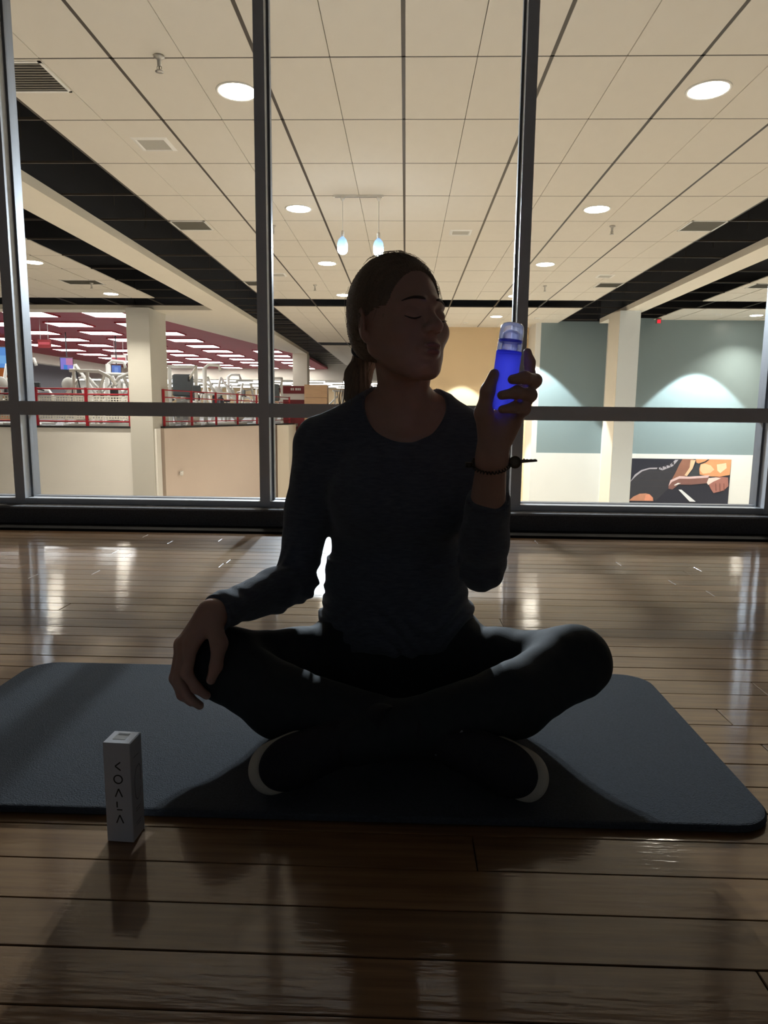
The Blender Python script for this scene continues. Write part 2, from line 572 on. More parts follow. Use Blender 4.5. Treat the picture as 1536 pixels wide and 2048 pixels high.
# gym gallery on the left
struct('wall_gallery', MB().box(-24, -7.0, 19.05, 19.4, HALL_FLOOR, 0.11), M['hallwall'], 'plain cream wall below the gym railing')
struct('trim_gallery', MB().box(-24, -7.62, 19.0, 19.4, 0.11, 0.165), M['blacktrim'], 'black edge strip of the gym floor')
ga, gb = Vector((-6.95, 19.55, 0)), Vector((-4.62, 28.4, 0))
gd = (gb - ga).normalized()
gn = Vector((-gd.y, gd.x, 0))      # into the gym
def along(t0, t1, d0, d1):
    a, b = ga + gd * t0, ga + gd * t1
    return [(a + gn * d0).to_2d(), (b + gn * d0).to_2d(), (b + gn * d1).to_2d(), (a + gn * d1).to_2d()]
GL = (gb - ga).length
struct('wall_gallery_side', MB().prism([tuple(p) for p in along(0, GL, 0, 0.25)], HALL_FLOOR, 0.11), mat('pinkish_cream_paint', (0.72, 0.60, 0.52), 0.75, 0, 0.03, 1.5), 'pinkish cream wall below the receding gym railing')
struct('trim_gallery_side', MB().prism([tuple(p) for p in along(0, GL, -0.02, 0.25)], 0.11, 0.165), M['blacktrim'], 'black edge strip along the receding gym floor')
struct('floor_gym', MB().prism([(-24, 19.4), (-7.2, 19.4), (-4.7, 28.6), (-4.7, 62), (-24, 62)], 0.0, 0.13), M['gymfloor'], 'grey rubber gym floor')
struct('column_left', MB().box(-7.70, -7.06, 18.98, 20.3, HALL_FLOOR, 3.40), mat('grey_cream_column', (0.57, 0.555, 0.51), 0.8, 0, 0.03, 2), 'square cream column at the corner of the gym railing')
struct('column_far', MB().box(-5.45, -4.75, 33.2, 34.0, 0.13, 3.40), M['beam'], 'distant cream column at the end of the bulkhead')
# red ribbed ceiling
struct('ceiling_gym', MB().prism([(-24, 20.0), (-7.62, 20.0), (-7.62, 21.3), (-5.2, 33.6), (-5.2, 46), (-24, 46)], 3.47, 3.6), M['red'], 'red ribbed metal ceiling over the gym')
struct('beam_gym_side', MB().box(-19.4, -18.9, 20, 46, 3.0, 3.47), M['beam'], 'grey beige bulkhead along the side of the red ceiling')
struct('wall_gym_side', MB().box(-22.3, -22, 20, 46, 0.13, 3.47), mat('grey_gym_wall', (0.30, 0.30, 0.33), 0.8), 'grey gym side wall')
struct('ceiling_gym_far', MB().prism([(-24, 46), (4.0, 46), (4.0, 62), (-24, 62)], 2.75, 2.85), M['tile'], 'low white ceiling at the far end of the gym')
struct('wall_gym_step', MB().box(-24, 4.0, 45.9, 46.0, 2.75, 4.6), M['beam'], 'cream step where the gym ceiling drops')
struct('wall_far', MB().box(-24, 14, 61.8, 62, HALL_FLOOR, 4.6), M['tan'], 'far end wall')
struct('wall_far_lower', MB().box(-4.6, 0.5, 30.75, 30.9, HALL_FLOOR, 0.0), M['hallwall'], 'cream wall below the far upper level')
struct('floor_far', MB().box(-4.7, 4.5, 30.7, 62, 0.0, 0.13), M['hallfloor'], 'pale floor of the far upper level')

# right hand walls
def two_tone(name, x0, x1, yy, top, split, m_up, label):
    o = struct(name, MB().box(x0, x1, yy, yy + 0.2, split, top), m_up, label)
    MB().box(x0, x1, yy - 0.012, yy + 0.2, HALL_FLOOR, split).build('lower_wall_band', M['white'], o)
    return o
struct('wall_tan', MB().box(0.5, 4.13, 23.75, 24.0, HALL_FLOOR, CZ + 0.05), M['tan'], 'tan wall behind the raised bottle')
struct('wall_tan_return', MB().box(4.13, 4.30, 22.5, 24.0, HALL_FLOOR, CZ + 0.05), M['white'], 'pale return between the tan and the blue grey wall')
two_tone('wall_blue_left', 4.30, 6.45, 22.5, CZ + 0.05, -0.62, M['blue'], 'blue grey wall with white lower part beside the white column')
two_tone('wall_blue_right', 6.45, 12.2, 21.66, CZ + 0.05, -0.57, M['blue'], 'blue grey wall with white lower part above the fitness poster')
struct('wall_blue_step', MB().box(6.40, 6.45, 21.66, 22.7, HALL_FLOOR, CZ + 0.05), M['white'], 'short step between the two blue grey walls')
colr = struct('column_right', MB().box(5.72, 6.27, 19.0, 20.0, HALL_FLOOR, 3.40), M['colwhite'], 'square white column under the end of the bulkhead')
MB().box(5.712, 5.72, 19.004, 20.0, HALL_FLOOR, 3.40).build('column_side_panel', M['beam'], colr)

# ================================================================== LAMPS AND FITTINGS OF THE HALL
def make_downlight():
    r = empty('ceiling_downlight')
    MB().lathe([(0.165, 0.004), (0.175, -0.006), (0.192, -0.008), (0.196, 0.004), (0.165, 0.004)], n=32).build('trim_ring', M['trimwhite'], r, True, True)
    MB().lathe([(0.02, -0.004), (0.168, -0.004), (0.168, 0.002), (0.02, 0.002)], n=32).build('lens', M['downlight'], r, False, True)
    ld = bpy.data.lights.new('downlight_beam', 'AREA')
    ld.shape = 'DISK'
    ld.size = 0.30
    ld.energy = DOWNLIGHT_BEAM
    ld.color = (1.0, 0.90, 0.75)
    ld.spread = math.radians(110)
    lo = bpy.data.objects.new('downlight_beam', ld)
    COL.objects.link(lo)
    lo.parent = r
    lo.location = (0, 0, -0.012)
    return r
dl = make_downlight()
ordn = ['nearest the window', 'second from the window', 'third from the window', 'fourth from the window', 'fifth from the window', 'sixth from the window']
first = True
def put_down(x, yy, label, group):
    global first
    o = dl if first else copy_tree(dl)
    first = False
    o.location = (x, yy, CZ - 0.001)
    tag(o, label, 'downlight', group)
for k in range(6):
    put_down(-1.59, 6.705 + 3.62 * k, 'round recessed downlight in the ceiling row beside the pendants, ' + ordn[k], 'downlights of the central ceiling')
    put_down(2.69, 6.705 + 3.62 * k, 'round recessed downlight in the ceiling row above the raised bottle, ' + ordn[k], 'downlights of the central ceiling')
for k, t in ((0, 'nearest the window'), (1, 'second from the window'), (2, 'third from the window'), (3, 'farthest, just before the black slot')):
    put_down(-7.48, 6.705 + 3.62 * k, 'round recessed downlight beyond the bulkhead over the gym side, ' + t, 'downlights of the gym side ceiling')
for k, yy in ((0, 8.0), (1, 12.0), (2, 16.0), (3, 20.6)):
    put_down(10.1, yy, 'round recessed downlight beyond the bulkhead on the blue wall side, ' + ['nearest the window', 'second from the window', 'third from the window', 'closest to the blue wall'][k], 'downlights of the blue wall side ceiling')

# wall washers whose cones draw the scallops; the last is added for the column
def washer(x, yy, label, ang, tilt, power, blend=0.12, rz=0.0):
    r = empty('wall_washer', (x, yy, CZ - 0.001))
    MB().lathe([(0.06, 0.004), (0.065, -0.012), (0.085, -0.012), (0.09, 0.004), (0.06, 0.004)], n=20).build('trim_ring', M['trimwhite'], r, True, True)
    ld = bpy.data.lights.new('wall_washer_beam', 'SPOT')
    ld.energy = power
    ld.spot_size = math.radians(ang)
    ld.spot_blend = blend
    ld.color = (0.92, 1.0, 0.98)
    ld.shadow_soft_size = 0.04
    lo = bpy.data.objects.new('wall_washer_beam', ld)
    COL.objects.link(lo)
    lo.parent = r
    lo.location = (0, 0, -0.03)
    lo.rotation_euler = (math.radians(tilt), 0, rz)
    tag(r, label, 'wall washer', 'wall washers along the far walls')
washer(8.95, 20.43, 'small recessed wall washer lighting the blue wall above the poster', 77, 0, SCALLOP * 30)
washer(3.95, 21.4, 'small recessed wall washer lighting the blue wall beside the tan wall', 80, 0, SCALLOP * 24)
washer(1.9, 22.6, 'small recessed wall washer lighting the tan wall', 62, 0, SCALLOP * 22)
washer(6.0, 18.2, 'small added spot lamp brightening the front of the white column', 60, 12, SCALLOP * 14)  # added lamp, put in only to brighten the column front

# sprinkler heads
def make_sprinkler():
    r = empty('fire_sprinkler')
    MB().lathe([(0.045, 0.0), (0.045, -0.012), (0.03, -0.02), (0.018, -0.03), (0.016, -0.075), (0.012, -0.08)], n=16).build('escutcheon', M['chrome'], r, True, True)
    MB().lathe([(0.006, -0.08), (0.006, -0.115), (0.032, -0.118), (0.034, -0.124), (0.004, -0.126)], n=16).build('deflector', M['chrome'], r, True, True)
    MB().tube([(0.014, 0, -0.078), (0.02, 0, -0.095), (0.008, 0, -0.115)], 0.004, 6).tube([(-0.014, 0, -0.078), (-0.02, 0, -0.095), (-0.008, 0, -0.115)], 0.004, 6).build('yoke', M['chrome'], r, True, True)
    return r
sp = make_sprinkler()
SPK = [(-2.09, 6.07, 'chrome ceiling sprinkler close to the window above the big air diffuser'),
       (-2.14, 11.24, 'chrome ceiling sprinkler half hidden behind the window mullion, beside the pendants'),
       (-2.13, 16.23, 'small distant ceiling sprinkler between the downlights over the ponytail'),
       (3.17, 11.2, 'chrome ceiling sprinkler beside the second downlight over the blue wall side'),
       (3.14, 16.2, 'small distant ceiling sprinkler above the raised bottle'),
       (-7.3, 16.1, 'small ceiling sprinkler beyond the bulkhead over the gym side')]
for i, (x, yy, lb) in enumerate(SPK):
    o = sp if i == 0 else copy_tree(sp)
    o.location = (x, yy, CZ)
    tag(o, lb, 'sprinkler', 'sprinklers on the hall ceiling')

# air grilles with slats, and square diffusers
def grille(x0, x1, y0, y1, label, dark=False):
    r = empty('air_grille', ((x0 + x1) / 2, (y0 + y1) / 2, CZ))
    f = MB()
    z0, z1 = CZ - 0.008, CZ + 0.002
    f.box(x0, x1, y0, y0 + 0.025, z0, z1).box(x0, x1, y1 - 0.025, y1, z0, z1).box(x0, x0 + 0.025, y0, y1, z0, z1).box(x1 - 0.025, x1, y0, y1, z0, z1)
    f.build('grille_frame', M['trimwhite'], r)
    MB().box(x0 + 0.02, x1 - 0.02, y0 + 0.02, y1 - 0.02, CZ - 0.001, CZ + 0.002).build('grille_throat', M['grilledark'] if dark else M['grille'], r)
    n = max(4, int((y1 - y0) / 0.05))
    sl = MB()
    for i in range(n):
        yy = y0 + 0.03 + (y1 - y0 - 0.06) * (i + 0.5) / n
        sl.add([(x0 + 0.025, yy - 0.014, CZ - 0.006), (x1 - 0.025, yy - 0.014, CZ - 0.006), (x1 - 0.025, yy + 0.014, CZ - 0.001), (x0 + 0.025, yy + 0.014, CZ - 0.001)], [(0, 1, 2, 3)])
    s = sl.build('grille_slats', M['grille'], r)
    s['kind'] = 'stuff'
    tag(r, label, 'air grille', 'air grilles of the hall ceiling')
def diffuser(x0, x1, y0, y1, label):
    r = empty('air_diffuser', ((x0 + x1) / 2, (y0 + y1) / 2, CZ))
    cx, cy = (x0 + x1) / 2, (y0 + y1) / 2
    hx, hy = (x1 - x0) / 2, (y1 - y0) / 2
    f = MB()
    a = [(-1, -1), (1, -1), (1, 1), (-1, 1)]
    V = [(cx + hx * i, cy + hy * j, CZ + 0.001) for i, j in a] + [(cx + hx * .8 * i, cy + hy * .8 * j, CZ - 0.014) for i, j in a] + [(cx + hx * .72 * i, cy + hy * .72 * j, CZ - 0.002) for i, j in a]
    f.add(V, [(0, 1, 5, 4), (1, 2, 6, 5), (2, 3, 7, 6), (3, 0, 4, 7), (4, 5, 9, 8), (5, 6, 10, 9), (6, 7, 11, 10), (7, 4, 8, 11)])
    f.build('diffuser_frame', M['trimwhite'], r)
    MB().box(cx - hx * .73, cx + hx * .73, cy - hy * .73, cy + hy * .73, CZ - 0.004, CZ - 0.001).build('perforated_plate', mat('perforated_plate', (0.42, 0.40, 0.35), 0.7, 0.1, 0.25, 160), r)
    tag(r, label, 'air diffuser', 'square diffusers of the hall ceiling')
grille(-3.71, -3.13, 6.14, 6.70, 'dark square return grille at the edge of the ceiling nearest the window', True)
grille(-3.71, -3.15, 10.96, 11.5, 'grey square grille beside the black slot on the gym side')
grille(-3.71, -3.15, 15.8, 16.35, 'distant grey grille beside the black slot on the gym side')
grille(4.27, 4.82, 10.89, 11.48, 'grey square grille beside the black slot on the blue wall side, nearest')
grille(4.27, 4.82, 15.8, 16.35, 'distant grey grille beside the black slot on the blue wall side')
grille(7.7, 8.25, 15.8, 16.35, 'grey grille beyond the bulkhead on the blue wall side')
grille(-7.9, -7.3 + 0.25, 15.75, 16.3, 'grey grille beyond the bulkhead on the gym side')
diffuser(-3.02, -2.62, 7.75, 8.14, 'white square diffuser between the return grille and the black slot, nearest')
diffuser(0.67, 1.03, 11.44, 11.77, 'white square diffuser in the middle of the ceiling beside the head')
diffuser(4.0, 4.35, 14.9, 15.25, 'small pale diffuser near the black slot on the blue wall side')
diffuser(-2.95, -2.6, 14.9, 15.25, 'small pale diffuser beside the head near the black cross slot')

# pendant lamps on a ceiling track
tr = empty('lamp_track', (-0.68, 9.715, CZ))
MB().box(-1.02, -0.34, 9.695, 9.735, CZ - 0.024, CZ + 0.002).build('track_rail', M['trimwhite'], tr)
MB().box(-1.0, -0.36, 9.707, 9.723, CZ - 0.026, CZ - 0.022).build('track_slot', M['gasket'], tr)
tag(tr, 'short white track on the ceiling carrying two pendant lamps', 'lamp track')
def pendant(x, cordlen, label):
    r = empty('pendant_lamp', (x, 9.715, CZ - 0.024))
    z = CZ - 0.024
    MB().lathe([(0.03, 0), (0.03, -0.02), (0.012, -0.05), (0.006, -0.055)], (x, 9.715, z), 16).build('ceiling_adaptor', M['trimwhite'], r, True)
    zc = z - cordlen
    MB().tube([(x, 9.715, z - 0.05), (x, 9.715, zc)], 0.006, 8).build('cord', M['cord'], r)
    MB().lathe([(0.008, 0.01), (0.022, 0.0), (0.024, -0.06), (0.014, -0.072)], (x, 9.715, zc), 16).build('lamp_holder', M['cord'], r, True)
    zb = zc - 0.235
    s = MB()
    prof = [(0.014, 0.165), (0.03, 0.155), (0.055, 0.125), (0.070, 0.08), (0.074, 0.04), (0.074, 0.022)]
    sh_ = s.lathe(prof, (x, 9.715, zb), 20).build('glass_shade', M['bulbglass'], r, True)
    b = MB()
    b.lathe([(0.070 * math.sin(PI * (i + .02) / 12.04), 0.070 * math.cos(PI * (i + .02) / 12.04)) for i in range(13)], (x, 9.715, zb), 20)
    b.build('bulb', M['bulb'], r, True)
    ld = bpy.data.lights.new('lamp_beam', 'SPOT')
    ld.energy = PENDANT_BEAM
    ld.color = (0.78, 0.89, 1.0)
    ld.spot_size = math.radians(48)
    ld.spot_blend = 0.5
    ld.shadow_soft_size = 0.055
    lo = bpy.data.objects.new('lamp_beam', ld)
    COL.objects.link(lo)
    lo.parent = r
    p = Vector((x, 9.64, zb - 0.03))
    lo.location = p - wloc(r)
    lo.rotation_euler = (Vector((-0.2, 1.0, 0.2)) - p).to_track_quat('-Z', 'Y').to_euler()
    tag(r, label, 'pendant lamp', 'pendant lamps on the ceiling track')
pendant(-0.895, 0.44, 'bright cool white pendant bulb hanging from the track, outer one')
pendant(-0.402, 0.46, 'bright cool white pendant bulb hanging from the track, touching the head')

# fluorescent panels in the red ceiling
fl = empty('fluorescent_panel')
MB().box(-0.60, 0.60, -0.50, 0.50, -0.035, 0.0).build('panel_lens', M['fluor'], fl, False, True)
f = MB()
f.box(-0.64, 0.64, -0.54, -0.50, -0.04, 0).box(-0.64, 0.64, 0.50, 0.54, -0.04, 0).box(-0.64, -0.60, -0.5, 0.5, -0.04, 0).box(0.60, 0.64, -0.5, 0.5, -0.04, 0)
f.build('panel_frame', M['redpaint'], fl, False, True)
nfl = 0
rowcount = {}
ORD = ['first', 'second', 'third', 'fourth', 'fifth', 'sixth', 'seventh', 'eighth', 'ninth', 'tenth', 'eleventh', 'twelfth']
for r in range(0, 11):
    yy = 20.75 + 2.40 * r
    for c in range(0, 8):
        x = -6.55 - 2.38 * c
        edge = -7.62 + (yy - 21.3) * 0.195
        if x > edge - 0.75 or x < -18.2: continue
        o = fl if nfl == 0 else copy_tree(fl)
        o.location = (x, yy, 3.47)
        k_ = rowcount.get(r, 0)
        rowcount[r] = k_ + 1
        tag(o, 'white fluorescent panel in red gym ceiling, %s row, %s from the slanting edge' % (ORD[r], ORD[k_]), 'ceiling light', 'fluorescent panels in the red ceiling')
        nfl += 1
# strip lights on the low far ceiling
st = MB().box(-0.9, 0.9, -0.16, 0.16, -0.05, 0.0)
stm = mesh_from('strip_light', st.V, st.F)
stm.materials.append(M['fluor'])
for r in range(6):
    for c in range(8):
        x = -22 + 3.1 * c + (1.5 if r % 2 else 0)
        if x > 3: continue
        o = link('strip_light', stm)
        o.location = (x, 47.5 + 2.3 * r, 2.749)
        tag(o, 'distant strip light on far low ceiling, %s row, %s from outer wall' % (ORD[r], ORD[c]), 'ceiling light', 'strip lights of the far low ceiling')

# ================================================================== GYM THINGS
# railings
def railing_straight(label, posts, yy, mesh):
    r = empty('gym_railing', (posts[len(posts) // 2], yy, 0.165))
    for x in posts:
        MB().box(x - 0.035, x + 0.035, yy - 0.035, yy + 0.035, 0.165, 1.235).build('post', M['redpaint'], r)
    for z in (1.20, 1.05, 0.29):
        MB().tube([(posts[0], yy, z), (posts[-1], yy, z)], 0.024, 8).build('rail', M['redpaint'], r, True)
    if mesh:
        for a, b in zip(posts[:-1], posts[1:]):
            x0, x1 = a + 0.07, b - 0.07
            m = MB()
            z0, z1 = 0.36, 0.985
            for xx in (x0, x1): m.box(xx - 0.018, xx + 0.018, yy - 0.02, yy + 0.0, z0, z1)
            for zz in (z0, z1): m.box(x0, x1, yy - 0.02, yy + 0.0, zz - 0.018, zz + 0.018)
            n = int((x1 - x0) / 0.075)
            for i in range(1, n): 
                xx = x0 + (x1 - x0) * i / n
                m.box(xx - 0.016, xx + 0.016, yy - 0.014, yy - 0.008, z0, z1)
            for i in range(1, 9):
                zz = z0 + (z1 - z0) * i / 9
                m.box(x0, x1, yy - 0.012, yy - 0.006, zz - 0.016, zz + 0.016)
            m.build('wire_mesh_panel', M['meshwhite'], r)
    tag(r, label, 'railing')
railing_straight('red gallery railing with white wire mesh panels before the gym machines', [-13.2, -11.85, -10.43, -9.0, -7.76], 19.16, True)
rr = empty('gym_railing', (ga.x, ga.y, 0.165))
NP = 7
for i in range(NP):
    p = ga + gd * (0.2 + (GL - 0.4) * i / (NP - 1)) + gn * 0.12
    MB().box(p.x - 0.03, p.x + 0.03, p.y - 0.03, p.y + 0.03, 0.165, 1.235).build('post', M['redpaint'], rr)
for z in (1.21, 1.0, 0.62, 0.30):
    a = ga + gd * 0.2 + gn * 0.12
    b = ga + gd * (GL - 0.2) + gn * 0.12
    MB().tube([(a.x, a.y, z), (b.x, b.y, z)], 0.016, 8).build('rail', M['redpaint'], rr, True)
tag(rr, 'plain red railing receding along the gym edge beyond the cream column', 'railing')

# machines, each built at the origin facing -y and then placed
def T(*pts, r=0.04):
    return MB().tube(list(pts), r, 8)
def plate(c, rad, axis, th=0.05):
    return MB().lathe([(0.03, -th / 2), (rad, -th / 2), (rad + 0.012, 0), (rad, th / 2), (0.03, th / 2)], c, 20, axis)
def machine_lever():
    r = empty('lever_press_machine')
    fr = MB()
    fr.tube([(-0.6, 0, 0.04), (0.6, 0, 0.04)], 0.045).tube([(-0.55, 0, 0.04), (-0.15, 0, 1.85)], 0.05).tube([(-0.15, 0, 1.85), (0.6, 0, 0.75), (0.55, 0, 0.04)], 0.05)
    fr.tube([(-0.4, -0.35, 0.04), (-0.4, 0.35, 0.04)], 0.045).tube([(0.5, -0.35, 0.04), (0.5, 0.35, 0.04)], 0.045)
    fr.build('frame', M['machine'], r, True, True)
    T((-0.35, 0.05, 0.95), (-0.1, 0.1, 1.45), (0.15, 0.1, 1.52), (0.65, 0.1, 0.95), r=0.04).build('lever_arm', M['machine'], r, True, True)
    for s in (-1, 1):
        plate((-0.32, 0.16 * s, 1.25), 0.2, (0, 1, 0)).build('weight_plate', M['machine'], r, True, True)
    MB().bbox(-0.1, 0.35, -0.2, 0.2, 0.42, 0.52, 0.03).build('seat', M['pad'], r, False, True)
    MB().bbox(-0.22, -0.12, -0.2, 0.2, 0.55, 1.15, 0.03).build('backrest', M['pad'], r, False, True)
    T((0.65, -0.2, 0.95), (0.65, 0.3, 0.95), r=0.022).build('handle', M['pad'], r, True, True)
    return r
def machine_tower():
    r = empty('cable_tower_machine')
    fr = MB()
    for x in (-0.42, 0.42):
        fr.box(x - 0.05, x + 0.05, -0.06, 0.06, 0.0, 1.95)
        fr.box(x - 0.05, x + 0.05, -0.5, 0.5, 0.0, 0.08)
    fr.box(-0.47, 0.47, -0.06, 0.06, 1.87, 1.97)
    fr.tube([(0.42, 0, 1.9), (0.42, -0.5, 1.75), (0.3, -0.7, 1.5)], 0.04)
    fr.build('frame', M['machine'], r, False, True)
    MB().bbox(-0.33, 0.33, -0.12, 0.14, 0.95, 1.68, 0.05).build('weight_shroud', M['greyplastic'], r, False, True)
    m = MB()
    for i in range(12):
        m.box(-0.22, 0.22, -0.08, 0.08, 0.12 + 0.064 * i, 0.12 + 0.064 * i + 0.055)
    o = m.build('weight_stack', M['steel'], r, False, True)
    MB().bbox(-0.2, 0.2, -0.75, -0.35, 0.45, 0.55, 0.03).build('seat', M['pad'], r, False, True)
    T((0, -0.55, 0.45), (0, -0.55, 0.04), (0, 0, 0.04), r=0.04).build('seat_post', M['machine'], r, True, True)
    MB().lathe([(0.02, -0.02), (0.09, -0.02), (0.075, 0), (0.09, 0.02), (0.02, 0.02)], (0.3, -0.7, 1.5), 16, (1, 0, 0)).build('pulley', M['pad'], r, True, True)
    return r
def machine_arch():
    r = empty('arched_cable_machine')
    fr = MB()
    fr.box(-0.07, 0.07, -0.06, 0.06, 0, 2.02)
    fr.tube([(0, 0, 2.0), (0.15, 0, 2.12), (0.5, 0, 2.10), (0.55, 0, 1.9)], 0.055)
    fr.tube([(0, 0, 1.1), (0.9, 0, 1.12), (1.05, 0, 0.9), (1.05, 0, 0.05)], 0.05)
    fr.tube([(0, -0.4, 0.05), (0, 0.4, 0.05)], 0.05).tube([(0, 0, 0.05), (1.05, 0, 0.05)], 0.05)
    fr.tube([(0.1, 0, 1.7), (0.35, 0, 1.1)], 0.035)
    fr.build('frame', M['machine'], r, True, True)
    MB().bbox(0.2, 0.62, -0.18, 0.18, 0.45, 0.56, 0.03).build('seat', M['pad'], r, False, True)
    MB().lathe([(0.02, -0.06), (0.16, -0.06), (0.18, 0), (0.16, 0.06), (0.02, 0.06)], (-0.35, 0, 0.95), 16, (0, 1, 0)).build('cam_wheel', M['pad'], r, True, True)
    T((-0.35, 0, 0.95), (-0.3, 0, 0.05), r=0.04).build('cam_post', M['machine'], r, True, True)
    MB().bbox(-0.6, -0.15, -0.2, 0.2, 0.3, 0.85, 0.05).build('housing', M['machine'], r, False, True)
    return r
def machine_aframe():
    r = empty('a_frame_machine')
    fr = MB()
    for s in (-1, 1):
        fr.tube([(-0.42, 0.3 * s, 0.03), (-0.12, 0.1 * s, 1.55), (0.18, 0.1 * s, 1.55), (0.5, 0.3 * s, 0.03)], 0.04)
    fr.tube([(-0.3, -0.25, 0.6), (-0.3, 0.25, 0.6)], 0.03).tube([(0.37, -0.25, 0.6), (0.37, 0.25, 0.6)], 0.03)
    fr.build('frame', M['machine'], r, True, True)
    plate((0.03, -0.2, 0.6), 0.24, (0, 1, 0)).build('weight_plate', M['machine'], r, True, True)
    MB().bbox(-0.2, 0.3, -0.18, 0.18, 0.4, 0.5, 0.03).build('seat', M['pad'], r, False, True)
    T((-0.35, -0.1, 1.2), (0.35, -0.1, 1.35), r=0.025).build('handle_bar', M['steel'], r, True, True)
    return r
def machine_twin():
    r = empty('twin_post_machine')
    fr = MB()
    for x in (-0.5, -0.1):
        fr.box(x - 0.035, x + 0.035, -0.04, 0.04, 0, 1.62)
    fr.tube([(-0.62, 0, 1.62), (0.25, 0, 1.60), (0.55, 0, 1.45), (0.75, 0, 1.2)], 0.05)
    fr.tube([(-0.8, 0, 0.9), (-0.35, 0, 1.35)], 0.04).tube([(0.4, 0, 1.5), (0.1, 0, 0.7), (0.1, 0, 0.05)], 0.045)
    fr.box(-0.7, 0.8, -0.05, 0.05, 0, 0.08)
    fr.build('frame', M['machine'], r, False, True)
    MB().bbox(-0.46, -0.14, -0.1, 0.1, 0.15, 0.95, 0.03).build('weight_stack', M['steel'], r, False, True)
    T((-0.4, -0.05, 1.6), (-0.22, -0.05, 0.6), r=0.018).build('cable', M['pad'], r, True, True)
    MB().bbox(0.2, 0.6, -0.2, 0.2, 0.42, 0.54, 0.03).build('seat', M['pad'], r, False, True)
    MB().bbox(0.62, 0.72, -0.2, 0.2, 0.55, 1.1, 0.03).build('backrest', M['pad'], r, False, True)
    return r
def machine_bike():
    r = empty('exercise_bike')
    fr = MB()
    fr.tube([(-0.5, 0, 0.05), (0.5, 0, 0.05)], 0.04).tube([(0.25, 0, 0.1), (0.4, 0, 1.05)], 0.045).tube([(-0.3, 0, 0.1), (-0.25, 0, 0.85)], 0.04)
    fr.build('frame', M['machine'], r, True, True)
    MB().lathe([(0.03, -0.07), (0.25, -0.07), (0.27, 0), (0.25, 0.07), (0.03, 0.07)], (0.18, 0, 0.4), 20, (0, 1, 0)).build('flywheel_cover', M['machine'], r, True, True)
    MB().bbox(-0.38, -0.12, -0.1, 0.1, 0.84, 0.92, 0.03).build('saddle', M['pad'], r, False, True)
    T((0.42, -0.25, 1.05), (0.34, 0, 1.1), (0.42, 0.25, 1.05), r=0.022).build('handlebar', M['pad'], r, True, True)
    MB().bbox(0.38, 0.44, -0.14, 0.14, 1.08, 1.3, 0.02).build('console', M['greyplastic'], r, False, True)
    return r
mk = {'lever': machine_lever, 'tower': machine_tower, 'arch': machine_arch, 'aframe': machine_aframe, 'twin': machine_twin, 'bike': machine_bike}
protos = {}
def machine(kind, x, yy, rz, label):
    if kind not in protos:
        o = protos[kind] = mk[kind]()
    else:
        o = copy_tree(protos[kind])
    o.location = (x, yy, 0.13)
    o.rotation_euler = (0, 0, rz)
    tag(o, label, 'gym machine', 'white gym machines behind the railing')
machine('lever', -9.95, 20.9, 0.0, 'white lever press machine with tall slanted frame behind the mesh railing')
machine('twin', -8.95, 21.6, 0.1, 'white twin post machine with curved arm, between the slanted lever machine and the column')
machine('twin', -8.15, 20.8, PI + 0.2, 'white twin post machine closest to the cream column')
machine('tower', -9.6, 25.6, 0.2, 'white cable tower far behind the mesh railing')
machine('bike', -11.15, 20.0, 1.4, 'white exercise bike at the outer end of the mesh railing')
machine('lever', -12.0, 20.8, 0.2, 'white lever press machine beyond the window mullion')
machine('aframe', -8.5, 23.5, 0.6, 'white A frame machine standing deeper in the gym near the column')
machine('tower', -7.35, 22.6, 0.15, 'white cable tower with dark grey weight shroud right of the cream column')
machine('twin', -8.0, 26.0, 0.3, 'white twin post machine just behind the dark shrouded tower')
machine('arch', -7.15, 24.4, 0.2, 'tall white machine with arched top in the middle of the receding railing')
machine('bike', -6.75, 21.6, 1.5, 'white exercise bike between the dark shrouded tower and the railing')
machine('aframe', -6.1, 26.2, 0.3, 'white A frame machine near the window mullion behind the receding railing')
machine('bike', -6.45, 25.6, 0.5, 'white exercise bike below the A frame machine by the mullion')
machine('tower', -5.75, 29.5, 0.2, 'distant white cable tower beside the maroon kiosk')
machine('lever', -7.4, 28.0, 0.4, 'white lever press machine deep in the gym behind the arched machine')
machine('twin', -11.4, 27.0, 0.5, 'white twin post machine in the depth of the gym behind the slanted lever machine')
machine('twin', -3.2, 36.0, 0.2, 'far white machine beyond the wood clad box next to the ponytail')
machine('tower', -2.3, 38.0, 0.2, 'far white cable tower next to the ponytail')

machine('arch', -10.0, 23.0, 0.2, 'white arched machine behind the slanted lever machine')
machine('twin', -6.9, 34.0, 0.3, 'white twin post machine far along the receding railing')
machine('arch', -7.9, 30.5, 0.3, 'far white arched machine deep behind the dark shrouded tower')
machine('lever', -6.3, 32.0, 0.3, 'far white lever machine near the distant column')
machine('tower', -11.5, 29.0, 0.3, 'far white cable tower deep behind the mesh railing')
machine('aframe', -9.2, 31.0, 0.4, 'far white A frame machine seen above the mesh railing')

machine('twin', -9.2, 19.95, 0.0, 'white twin post machine at the middle post of the mesh railing')
machine('lever', -8.65, 22.35, PI, 'white lever machine sloping the other way behind the column side of the mesh railing')
machine('arch', -12.6, 22.2, 0.1, 'white arched machine beyond the window mullion')
machine('bike', -8.3, 24.6, 1.2, 'white exercise bike half hidden behind the cream column')

